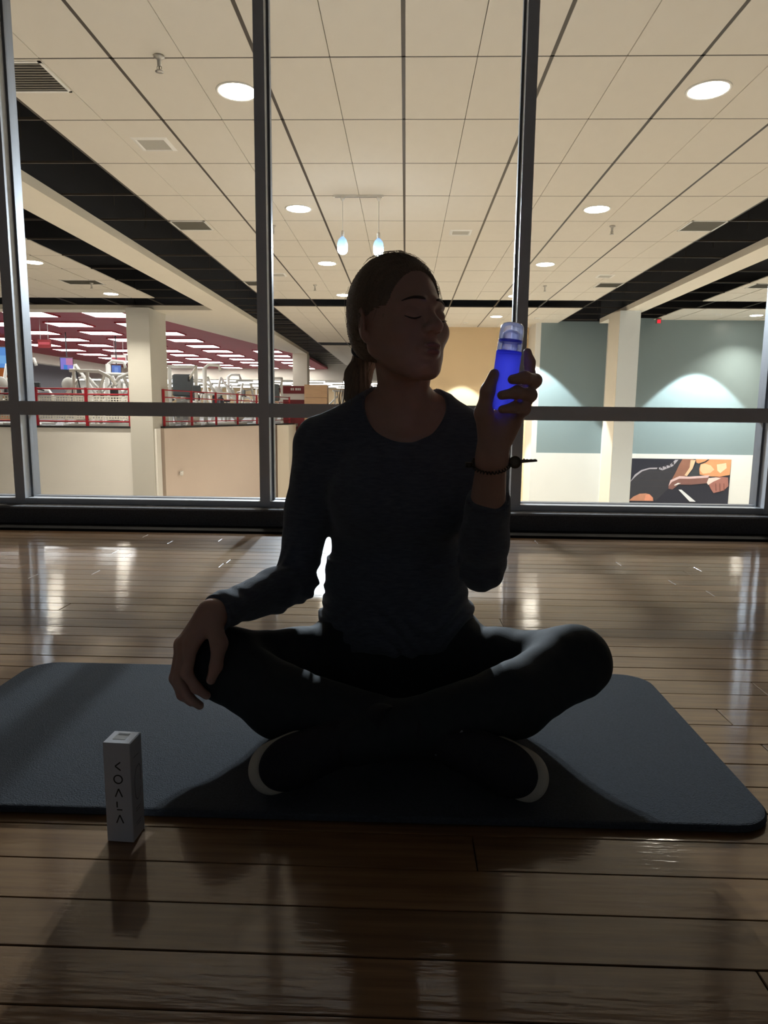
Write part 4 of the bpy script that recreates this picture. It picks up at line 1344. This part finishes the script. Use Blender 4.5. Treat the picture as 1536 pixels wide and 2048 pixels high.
shirt_model += [('+', .006, Cone(lerp3(E1, W1, 0.84), lerp3(E1, W1, 0.97), 0.034, 0.033)),
                ('+', .006, Cone(lerp3(E2, W2, 0.56), lerp3(E2, W2, 0.67), 0.037, 0.0365)),
                ('-', .004, Cut(lerp3(E1, W1, 0.965), a1, 0.09)), ('-', .004, Cut(lerp3(E2, W2, 0.665), a2, 0.075)),
                ('-', .006, Ell((-0.001, 1.345, 0.620), (0.081, 0.105, 0.077))),
                ('&', .01, Half((0, 1.40, 0.132), (0, 0.10, -1)))]
shirt_mat = mat('heather_charcoal_knit', (0.095, 0.102, 0.122), 0.92, 0, 0.45, 55, 0.35, 500, spec=0.25, stretch=(1, 1, 5), sheen=0.25)
shirt = link('long_sleeved_top', sdf_mesh('long_sleeved_top', shirt_model, (-0.40, 1.08, 0.09), (0.24, 1.56, 0.68), 0.0027, wrinkles), shirt_mat, person)
shirt['label'] = 'charcoal heather long sleeved top'
# turned hem roll of the top
def leg_wr(P):
    x, yy, z = P[:, 0], P[:, 1], P[:, 2]
    return 0.0006 * np.sin(60 * z + 40 * yy + 10 * np.sin(20 * x)) * np.sin(31 * x)
leg_model = legs_model(0.004) + [('+', .05, Torso(TORSO[:4], 0.004)), ('&', .004, Half((0, 0, 0.0160), (0, 0, -1)))]
leg_mat = mat('dark_stretch_leggings', (0.028, 0.032, 0.034), 0.75, 0, 0.2, 60, 0.1, 500, spec=0.15)
legg = link('leggings', sdf_mesh('leggings', leg_model, (-0.42, 0.97, 0.0), (0.40, 1.57, 0.27), 0.003, leg_wr), leg_mat, person)
legg['label'] = 'dark grey leggings'

# --- hair
hair_mat = mat('ash_blonde_hair', (0.20, 0.135, 0.085), 0.42, 0, 0.4, 30, 0.6, 120, stretch=(1, 6, 1), spec=0.5)
def hair_disp(P):
    q = (P - HC) @ HR
    ang = np.arctan2(q[:, 0], q[:, 2] - 0.02)
    return 0.0011 * np.sin(ang * 95 + 8 * np.sin(q[:, 1] * 60)) + 0.0006 * np.sin(ang * 210 + q[:, 1] * 40)
hair_model = [('+', 0, hE((0, 0.018, 0.032), (0.0815, 0.100, 0.0965))),
              ('+', .02, hE((0, 0.045, -0.010), (0.070, 0.070, 0.070))),
              # bare forehead, temples and cheeks
              ('-', .012, hE((0, -0.112, 0.000), (0.086, 0.088, 0.094))),
              ('-', .010, hE((0.085, -0.03, -0.055), (0.05, 0.06, 0.07))),
              ('-', .010, hE((-0.085, -0.03, -0.055), (0.05, 0.06, 0.07))),
              ('-', .006, hE((0.083, 0.012, -0.022), (0.012, 0.018, 0.024))),
              ('-', .006, hE((-0.083, 0.012, -0.022), (0.012, 0.018, 0.024))),
              ('&', .012, Half(hp(0, 0.04, -0.072), tuple(HR @ np.array([0, 0.25, -1.0]))))]
hair = link('hair', sdf_mesh('hair', hair_model, HC - 0.135, HC + 0.135, 0.0019, hair_disp), hair_mat, person)
hair['label'] = 'ash blonde hair drawn back'
TAIL = [tuple(hp(-0.010, 0.108, -0.030)), (-0.083, 1.418, 0.712), (-0.098, 1.418, 0.675), (-0.100, 1.405, 0.635), (-0.094, 1.398, 0.602)]
def tail_disp(P):
    x, yy = P[:, 0] + 0.09, P[:, 1] - 1.41
    a = np.arctan2(yy, x)
    return 0.0014 * np.sin(a * 13 + P[:, 2] * 30) + 0.0009 * np.sin(a * 31)
tail_model = [('+', .01, Cone(TAIL[i], TAIL[i + 1], r0, r1)) for i, (r0, r1) in enumerate(((.018, .023), (.023, .026), (.026, .023), (.023, .010)))]
link('ponytail', sdf_mesh('ponytail', tail_model, (-0.15, 1.34, 0.56), (-0.02, 1.47, 0.80), 0.0019, tail_disp), hair_mat, person)
# hair tie and loose strands
ht = MB()
c0, ax = Vector(TAIL[0]), (Vector(TAIL[1]) - Vector(TAIL[0])).normalized()
u_ = ax.orthogonal().normalized()
v_ = ax.cross(u_)
ht.tube([c0 + ax * 0.004 + (u_ * math.cos(t) + v_ * math.sin(t)) * 0.0205 for t in np.linspace(0, 2 * PI, 25)], 0.004, 6)
ht.build('hair_tie', M['pad'], person, True)
strand = MB()
rs_ = random.Random(3)
for i in range(90):
    a = rs_.uniform(-2.6, 2.6)           # around the back and sides of the head
    z0 = rs_.uniform(-0.02, 0.10)
    p = []
    for k in range(6):
        t = k / 5
        ang = a * (1 - 0.25 * t)
        rr0 = 0.101 + 0.004 * math.sin(3 * t + i) + rs_.uniform(0, 0.0015)
        zz = z0 - 0.10 * t
        q = math.sqrt(max(0.02, 1 - ((zz - 0.03) / 0.098) ** 2))
        p.append(tuple(hp(0.083 * q * math.sin(ang) * (rr0 / 0.1), 0.018 + 0.102 * q * math.cos(ang) * (rr0 / 0.1), zz)))
    strand.tube(p, [0.0004] * 5 + [0.0002], 3)
for i in range(70):
    a = rs_.uniform(0, 2 * PI)
    off = rs_.uniform(0.012, 0.030)
    base = Vector(TAIL[0])
    pts = []
    for k, tp in enumerate(TAIL):
        f_ = 0.5 + 0.25 * k
        pts.append(Vector(tp) + Vector((math.cos(a), math.sin(a), 0)) * off * f_ * (1.0 + rs_.uniform(-.1, .1)))
    pts.append(pts[-1] + Vector((rs_.uniform(-.02, .012), rs_.uniform(-.01, .01), -rs_.uniform(0.005, 0.03))))
    strand.tube(pts, [0.0005] * 5 + [0.0002], 3)
for i in range(26):                       # wisps over the crown
    x0 = rs_.uniform(-0.05, 0.05)
    p = []
    for k in range(6):
        t = k / 5
        yy = -0.05 + 0.10 * t
        q = math.sqrt(max(0.03, 1 - (x0 / 0.083) ** 2 - ((yy - 0.018) / 0.102) ** 2))
        p.append(tuple(hp(x0 + 0.004 * math.sin(5 * t + i), yy, 0.032 + 0.0985 * q + 0.004 * math.sin(PI * t) * rs_.random())))
    strand.tube(p, [0.0004] * 5 + [0.0002], 3)
so = strand.build('loose_hair_strands', hair_mat, person, True)
so['kind'] = 'stuff'

# --- brows, lashes, lips
brow_mat = mat('brown_brow_hair', (0.06, 0.035, 0.022), 0.6, 0, 0.3, 200)
lip_mat = mat('lip_skin', (0.36, 0.15, 0.135), 0.4, 0, 0.1, 60)
def on_face(x, z, y0=-0.14):
    """first point of the head surface seen from the front at local x, z"""
    yy = np.linspace(y0, -0.03, 111)
    P = np.array([hp(x, v, z) for v in yy])
    d = evaluate(hd_, P)
    i = int(np.argmax(d < 0))
    return yy[i]
for s in (-1, 1):
    pts = []
    for t in np.linspace(0, 1, 9):
        x = s * (0.013 + 0.038 * t)
        z = 0.0195 + 0.0075 * math.sin(PI * (0.15 + 0.72 * t)) - 0.003 * t
        pts.append(tuple(hp(x, on_face(x, z) - 0.0005, z)))
    MB().tube(pts, [0.0016, 0.0026, 0.0029, 0.0029, 0.0027, 0.0024, 0.0020, 0.0015, 0.0007], 6).build('eyebrow', brow_mat, person, True)
    pts = []
    for t in np.linspace(0, 1, 9):
        x = s * (0.017 + 0.031 * t)
        z = -0.0060 - 0.0045 * math.sin(PI * t)
        pts.append(tuple(hp(x, on_face(x, z) - 0.0006, z)))
    ls = MB().tube(pts, [0.0006, 0.0011, 0.0013, 0.0014, 0.0014, 0.0014, 0.0013, 0.0011, 0.0006], 6)
    for k in range(1, 9):
        q = Vector(pts[k])
        d = Vector(HR @ np.array([s * 0.15, -0.8, -0.55])) * 0.006
        ls.tube([q, q + d * 0.6, q + d + Vector((0, 0, 0.0012))], [0.0005, 0.0004, 0.0002], 4)
    ls.build('eyelashes', brow_mat, person, True)
lip_model = [('+', 0, hE((0, -0.0925, -0.0575), (0.0180, 0.0070, 0.0052))), ('+', 0, hE((0, -0.0915, -0.0685), (0.0160, 0.0075, 0.0058))),
             ('-', .001, hE((0, -0.0990, -0.0628), (0.021, 0.0072, 0.0011)))]
link('lips', sdf_mesh('lips', lip_model, hp(0, -0.09, -0.063) - 0.026, hp(0, -0.09, -0.063) + 0.026, 0.0011), lip_mat, person)
# finger nails
nail_mat = mat('finger_nail', (0.55, 0.36, 0.30), 0.25, 0, 0.05)
def nail(tip, prev, face, r):
    t_, p_, f_ = Vector(tip), Vector(prev), Vector(face).normalized()
    d = (t_ - p_).normalized()
    f_ = (f_ - d * f_.dot(d)).normalized()
    s_ = d.cross(f_)
    V, Fs = [], []
    for i in range(4):
        for j in range(5):
            a = (j - 2) / 2
            V.append(t_ + d * (-0.006 + 0.0035 * i - (0.0012 * abs(a) if i == 3 else 0)) + s_ * a * r * 0.72 + f_ * (r * (1.02 - 0.26 * a * a) - 0.0004 * i))
    for i in range(3):
        for j in range(4):
            k = i * 5 + j
            Fs.append((k, k + 1, k + 6, k + 5))
    MB().add(V, Fs).build('finger_nail', nail_mat, person, True)
nail((-0.3350, 1.1040, 0.1160), (-0.3514, 1.0994, 0.1315), (0.2, -0.8, 0.45), .0072)
nail((-0.3523, 1.1190, 0.0907), (-0.3697, 1.1131, 0.1075), (0.1, -0.8, 0.35), .0074)
nail((-0.3262, 1.1026, 0.1452), (-0.3168, 1.1021, 0.1702), (0.25, -1, 0.0), .0084)
nail((0.1345, 1.0600, 0.6610), (0.1255, 1.061, 0.636), (-1, -0.3, 0.2), .0082)
nail((0.1895, 1.097, 0.697), (0.1945, 1.101, 0.682), (1, 0.4, 0.2), .0068)

# --- shoes
sole_mat = mat('off_white_rubber_sole', (0.60, 0.55, 0.44), 0.6, 0, 0.1, 30)
upper_mat = mat('black_knit_shoe', (0.012, 0.012, 0.016), 0.8, 0, 0.3, 120, 0.4, 400)
lace_mat = mat('grey_lace', (0.22, 0.22, 0.24), 0.6)
def shoe(heel, toe, down, label):
    heel, toe, down = np.array(heel), np.array(toe), np.array(down, float)
    u = (toe - heel)
    L_ = np.linalg.norm(u)
    u /= L_
    n = -down
    n = n - u * (n @ u)
    n /= np.linalg.norm(n)
    wv = np.cross(n, u)
    Rm = np.stack([u, wv, n], 1)          # local x heel->toe, y width, z up
    O_ = heel
    def pt(x, yy, z): return O_ + Rm @ np.array([x, yy, z])
    def E_(c, r, ex=None): return Ell(pt(*c), r, Rm if ex is None else Rm @ ex)
    um = [('+', 0, E_((0.030, 0, 0.030), (0.042, 0.030, 0.036))), ('+', .03, E_((0.110, 0, 0.026), (0.085, 0.036, 0.034))),
          ('+', .03, E_((0.190, 0.0, 0.018), (0.052, 0.040, 0.025))), ('+', .03, Cone(pt(0.035, 0, 0.040), pt(0.045, 0, 0.085), 0.034, 0.032)),
          ('+', .03, Cone(pt(0.05, 0, 0.06), pt(0.150, 0, 0.030), 0.028, 0.022)), ('&', .004, Half(pt(0, 0, -0.006), tuple(-n))),
          ('-', .004, E_((0.040, 0, 0.118), (0.030, 0.024, 0.030))), ('&', .002, Half((0, 0, 0.0145), (0, 0, -1)))]
    lo = np.minimum(heel, toe) - 0.13
    hi = np.maximum(heel, toe) + 0.13
    r = link('shoe_upper', sdf_mesh('shoe_upper', um, lo, hi, 0.0027), upper_mat, person)
    r['label'] = label
    sm = [('+', 0, E_((0.032, 0, -0.012), (0.046, 0.034, 0.030))), ('+', .03, E_((0.105, 0.0, -0.008), (0.075, 0.034, 0.026))), ('+', .03, E_((0.188, 0.0, -0.010), (0.060, 0.043, 0.026))),
          ('&', .004, Half(pt(0, 0, 0.004), tuple(n))), ('&', .004, Half(pt(0, 0, -0.022), tuple(-n))), ('&', .002, Half((0, 0, 0.0145), (0, 0, -1)))]
    def wave(P):
        q = (P - O_) @ Rm
        return 0.0016 * np.sin(q[:, 0] * 75) * (np.abs(q[:, 2]) < 0.02)
    sl = sdf_mesh('shoe_sole', sm, lo, hi, 0.0027, wave)
    link('sole', sl, sole_mat, r)
    lc = MB()
    for k in range(5):
        x = 0.078 + 0.018 * k
        zt = 0.074 - 0.0035 * k * (1 + 0.25 * k)
        pts = [tuple(pt(x + 0.008 * math.sin(a * 0.5), 0.030 * math.sin(a), (zt - 0.012) + 0.014 * math.cos(a * 1.1) - 0.0)) for a in np.linspace(-1.0, 1.0, 7)]
        lc.tube(pts, 0.0026, 6)
    lc.build('laces', lace_mat, r, True)
shoe((-0.035, 1.120, 0.068), (-0.180, 1.000, 0.052), (-0.62, 0.62, -0.48), 'black knit shoe with off-white sole under the knee with the resting hand')
shoe((0.030, 1.125, 0.066), (0.165, 1.010, 0.050), (0.62, 0.62, -0.48), 'black knit shoe with off-white sole under the other knee')

# ================================================================== EXERCISE MAT, BOX, BOTTLE, KEY COIL
def rrect(x0, x1, y0, y1, r, n=8):
    P = []
    for cx, cy, a0 in ((x1 - r, y0 + r, -PI / 2), (x1 - r, y1 - r, 0), (x0 + r, y1 - r, PI / 2), (x0 + r, y0 + r, PI)):
        for i in range(n + 1):
            a = a0 + PI / 2 * i / n
            P.append((cx + r * math.cos(a), cy + r * math.sin(a)))
    return P
mb = MB()
rings = [(0.0, 0.0008), (-0.002, 0.003), (-0.002, 0.0095), (0.0, 0.0118), (0.003, 0.0125)]
loops = []
for ins_, z in rings:
    loops.append([(x, yy, z) for x, yy in rrect(-0.862 + ins_, 0.556 - ins_, 0.930 + ins_, 1.512 - ins_, 0.062)])
V = [v for l in loops for v in l]
n = len(loops[0])
Fs = []
for k in range(len(loops) - 1):
    for i in range(n):
        j = (i + 1) % n
        Fs.append((k * n + i, k * n + j, (k + 1) * n + j, (k + 1) * n + i))
Fs += [tuple(range(n - 1, -1, -1)), tuple(range((len(loops) - 1) * n, len(loops) * n))]
ym = mb.add(V, Fs).build('exercise_mat', M['mat'])
tag(ym, 'thick dark blue grey foam exercise mat with rounded corners on the wooden floor', 'exercise mat')

# product carton
card = mat('white_carton', (0.60, 0.60, 0.62), 0.5, 0, 0.03, 60)
ink = mat('black_print', (0.012, 0.012, 0.012), 0.5, 0, 0.1)
inkg = mat('grey_print', (0.20, 0.21, 0.22), 0.5, 0, 0.1)
BX, BY, BW, BD, BH = -0.390, 0.8855, 0.0385, 0.036, 0.1475
bx = empty('product_carton', (BX, BY, 0.0))
bx.rotation_euler = (0, 0, math.radians(-3.0))
MB().bbox(-BW / 2, BW / 2, -BD / 2, BD / 2, 0.0005, BH, 0.0006).build('carton_body', card, bx, False, True)
MB().box(-BW / 2 + 0.001, BW / 2 - 0.001, -BD / 2 - 0.0001, BD / 2 - 0.002, BH, BH + 0.0007).build('top_flap', card, bx, False, True)
# lettering K O A L A, one above the other
def stroke(a, b, wdt=0.0017):
    (x0, z0), (x1, z1) = a, b
    d = Vector((x1 - x0, z1 - z0)).normalized()
    nx, nz = -d.y * wdt / 2, d.x * wdt / 2
    yy, yb = -BD / 2 - 0.0003, -BD / 2 + 0.0002
    V = [(x0 + nx, yy, z0 + nz), (x0 - nx, yy, z0 - nz), (x1 - nx, yy, z1 - nz), (x1 + nx, yy, z1 + nz)]
    return MB().add(V + [(x, yb, z) for x, _, z in V], [(0, 1, 2, 3), (7, 6, 5, 4), (0, 4, 5, 1), (1, 5, 6, 2), (2, 6, 7, 3), (3, 7, 4, 0)])
LX = 0.0006
def joinMB(*ms):
    r = MB()
    for q in ms: r.add(q.V, q.F)
    return r
rows_ = [0.1140, 0.0946, 0.0745, 0.0552, 0.0352]
hgt = 0.0060
joinMB(stroke((LX + .0042, rows_[0] + hgt), (LX - .0034, rows_[0])), stroke((LX - .0034, rows_[0]), (LX + .0042, rows_[0] - hgt))).build('letter_k', ink, bx, False, True)
ring_ = [(LX + .0060 * math.cos(a), rows_[1] + .0060 * math.sin(a)) for a in np.linspace(0, 2 * PI, 25)]
joinMB(*[stroke(ring_[i], ring_[i + 1]) for i in range(24)]).build('letter_o', ink, bx, False, True)
for zz in (rows_[2], rows_[4]):
    joinMB(stroke((LX - .0050, zz - hgt), (LX, zz + hgt)), stroke((LX, zz + hgt), (LX + .0050, zz - hgt))).build('letter_a', ink, bx, False, True)
joinMB(stroke((LX - .0032, rows_[3] + hgt), (LX - .0032, rows_[3] - hgt * .45)), stroke((LX - .0036, rows_[3] - hgt), (LX + .0040, rows_[3] - hgt))).build('letter_l', ink, bx, False, True)
# drawn outline and small print on the side, seal on the lid
def side(pts, wdt=0.0009):
    r = MB()
    for (a0, z0), (a1, z1) in zip(pts[:-1], pts[1:]):
        d = Vector((a1 - a0, z1 - z0)).normalized()
        na, nz = -d.y * wdt / 2, d.x * wdt / 2
        X_ = BW / 2 + 0.0003
        V = [(X_, a0 + na, z0 + nz), (X_, a0 - na, z0 - nz), (X_, a1 - na, z1 - nz), (X_, a1 + na, z1 + nz)]
        r.add(V + [(BW / 2 - .0002, q, z) for _, q, z in V], [(0, 1, 2, 3), (7, 6, 5, 4), (0, 4, 5, 1), (1, 5, 6, 2), (2, 6, 7, 3), (3, 7, 4, 0)])
    return r
side([(-.006, .062), (-.008, .080), (-.007, .094), (-.001, .104), (.007, .106), (.011, .100), (.0115, .088), (.010, .080)], .0012).build('side_outline', inkg, bx, False, True)
side([(-.006, .062), (-.001, .056), (.005, .057), (.008, .062), (.0095, .070)], .0012).build('side_outline', inkg, bx, False, True)
for zz, a0, a1 in ((.122, -.008, .008), (.045, -.007, .007), (.041, -.007, .005), (.024, -.008, .008), (.020, -.006, .006)):
    side([(a0, zz), (a1, zz)], .0010).build('side_small_print', inkg, bx, False, True)
MB().box(-0.010, 0.008, -0.008, 0.012, BH + 0.0006, BH + 0.0010).build('seal_sticker', mat('clear_seal', (0.45, 0.45, 0.44), 0.3), bx, False, True)
MB().box(-0.008, 0.008, 0.005, 0.009, BH + 0.0009, BH + 0.0013).build('seal_print', ink, bx, False, True)
tag(bx, 'tall narrow white carton lettered KOALA standing on the floor before the mat', 'box')

# bottle
def blue_mat():
    m = bpy.data.materials.new('blue_lit_liquid')
    m.use_nodes = True
    nt = m.node_tree
    nt.nodes.remove(nt.nodes['Principled BSDF'])
    tl = nt.nodes.new('ShaderNodeBsdfTranslucent')
    tl.inputs[0].default_value = (0.30, 0.32, 0.92, 1)
    tr_ = nt.nodes.new('ShaderNodeBsdfTransparent')
    tr_.inputs[0].default_value = (0.18, 0.2, 1.0, 1)
    gl = nt.nodes.new('ShaderNodeBsdfGlossy')
    gl.inputs['Roughness'].default_value = 0.15
    e = nt.nodes.new('ShaderNodeEmission')
    e.inputs[0].default_value = (0.06, 0.08, 1.0, 1)
    e.inputs[1].default_value = 0.05
    m1 = nt.nodes.new('ShaderNodeMixShader')
    m1.inputs[0].default_value = 0.25
    m2 = nt.nodes.new('ShaderNodeMixShader')
    m2.inputs[0].default_value = 0.05
    ad = nt.nodes.new('ShaderNodeAddShader')
    nt.links.new(tl.outputs[0], m1.inputs[1])
    nt.links.new(tr_.outputs[0], m1.inputs[2])
    nt.links.new(m1.outputs[0], m2.inputs[1])
    nt.links.new(gl.outputs[0], m2.inputs[2])
    nt.links.new(m2.outputs[0], ad.inputs[0])
    nt.links.new(e.outputs[0], ad.inputs[1])
    nt.links.new(ad.outputs[0], nt.nodes['Material Output'].inputs[0])
    return m
bb0, bb1 = Vector((0.1478, 1.0700, 0.6070)), Vector((0.1615, 1.0700, 0.7385))
ax = (bb1 - bb0).normalized()
BL = (bb1 - bb0).length
bt = empty('inhaler_bottle', bb0)
bs = BL - 0.1202      # the body is this much longer than its first sketch
def up(prof): return [(r_, h_ + bs) for r_, h_ in prof]
def frosted(name, tint, tl_col, f):
    m = glass_mat(name, tint, 0.12, 0.1)
    nt = m.node_tree
    old = nt.nodes['Material Output'].inputs[0].links[0].from_socket
    t = nt.nodes.new('ShaderNodeBsdfTranslucent')
    t.inputs[0].default_value = (*tl_col, 1)
    mx = nt.nodes.new('ShaderNodeMixShader')
    mx.inputs[0].default_value = f
    nt.links.new(old, mx.inputs[1])
    nt.links.new(t.outputs[0], mx.inputs[2])
    nt.links.new(mx.outputs[0], nt.nodes['Material Output'].inputs[0])
    return m
clear = frosted('clear_plastic_cap', (0.86, 0.87, 0.98), (0.8, 0.82, 1.0), 0.25)
bandm = frosted('frosted_blue_band', (0.45, 0.47, 0.98), (0.3, 0.32, 0.95), 0.5)
RB = 0.0192
bl = blue_mat()
MB().lathe([(0.004, 0.0), (RB * .86, 0.0), (RB * .97, 0.003), (RB, 0.008), (RB, 0.0715 + bs), (RB * .98, 0.0725 + bs), (0.004, 0.0725 + bs)], (0, 0, 0), 32, ax).build('blue_body', bl, bt, True, True)
MB().lathe(up([(0.004, 0.0725), (RB * 1.0, 0.0725), (RB * 1.0, 0.0775), (0.004, 0.0775)]), (0, 0, 0), 32, ax).build('lower_blue_ring', bl, bt, True, True)
MB().lathe(up([(RB * .93, 0.0775), (RB * .985, 0.079), (RB * .985, 0.0895), (RB * .93, 0.0905)]), (0, 0, 0), 32, ax).build('clear_neck', clear, bt, True, True)
MB().lathe(up([(0.010, 0.0775), (0.0125, 0.080), (0.0125, 0.104), (0.009, 0.108), (0.003, 0.110)]), (0, 0, 0), 24, ax).build('inner_nozzle', clear, bt, True, True)
MB().lathe(up([(0.004, 0.0905), (RB * .95, 0.0905), (RB * .95, 0.0945), (0.004, 0.0945)]), (0, 0, 0), 32, ax).build('upper_blue_ring', bandm, bt, True, True)
MB().lathe(up([(RB * .95, 0.0945), (RB * .95, 0.108), (RB * .90, 0.1145), (RB * .76, 0.1185), (RB * .5, 0.1200), (0.002, 0.1202)]), (0, 0, 0), 32, ax).build('clear_cap', clear, bt, True, True)
MB().lathe([(0.0008, -0.0008), (0.0022, -0.0004), (0.0022, 0.0016), (0.0008, 0.002)], (-0.0175, -0.0085, 0.0255), 12, (-0.6, -0.8, 0)).build('indicator_light', emission('indicator_white', (1, 0.95, 0.9), 3.0), bt, True, True)
tag(bt, 'small blue glowing bottle with clear domed cap held in the raised hand', 'bottle')

# key on a coiled wrist band
co = empty('wrist_key_coil', (0.141, 1.105, 0.522))
coilm = mat('brown_plastic_coil', (0.055, 0.038, 0.022), 0.4, 0, 0.2, 60)
keym = mat('brass_key', (0.10, 0.07, 0.045), 0.35, 0.5, 0.2, 60)
aw = Vector(a2).normalized()
aw = (aw + Vector((-0.10, 0.05, 0))).normalized()
uu = Vector((1, 0, 0)) - aw * aw.x
uu.normalize()
vv = aw.cross(uu)
cc_ = Vector(lerp3(E2, W2, 0.955))
pts = []
NT = 34
for i in range(NT * 8 + 1):
    t = 2 * PI * i / (NT * 8)
    b_ = 2 * PI * i / 8
    rad = 0.0305 + 0.0022 * math.cos(b_)
    pts.append(cc_ + (uu * math.cos(t) + vv * math.sin(t)) * rad + aw * 0.0022 * math.sin(b_))
MB().tube(pts, 0.0011, 5).build('coil', coilm, co, True)
kc = cc_ + uu * 0.0375 - vv * 0.004
kr = MB().lathe([(0.004, -0.0012), (0.0098, -0.0012), (0.0104, 0), (0.0098, 0.0012), (0.004, 0.0012)], kc, 20, (0.15, -1, 0.1))
kr.build('key_head', keym, co, True)
kb = MB()
kd = Vector((1, 0.05, 0.10)).normalized()
kz = Vector((-0.10, 0, 1)).normalized()
prof = [(0.008, 0.0035), (0.013, 0.0032), (0.0145, 0.0050), (0.017, 0.0028), (0.020, 0.0034), (0.0225, 0.0022), (0.026, 0.0028), (0.029, 0.0018), (0.033, 0.0022), (0.036, 0.0004)]
top_ = [kc + kd * a + kz * b for a, b in prof]
bot_ = [kc + kd * a - kz * 0.0024 for a, b in prof]
V = top_ + bot_
nn = len(prof)
yo = Vector((0, 0.0018, 0))
Fs = [(i, i + 1, nn + i + 1, nn + i) for i in range(nn - 1)]
V2 = V + [v + yo for v in V]
F2 = Fs + [tuple(j + 2 * nn for j in f[::-1]) for f in Fs] + [(i, 2 * nn + i, 2 * nn + i + 1, i + 1) for i in range(nn - 1)] + [(nn + i, nn + i + 1, 3 * nn + i + 1, 3 * nn + i) for i in range(nn - 1)] + [(nn - 1, 2 * nn - 1, 4 * nn - 1, 3 * nn - 1)]
kb.add(V2, F2).build('key_blade', keym, co)
MB().lathe([(0.003, -0.004), (0.006, -0.004), (0.006, 0.004), (0.003, 0.004)], cc_ - uu * 0.0365, 12, (0, 0, 1)).build('coil_clasp', coilm, co, True)
tag(co, 'brown coiled wrist band with a key on the raised wrist', 'key coil')
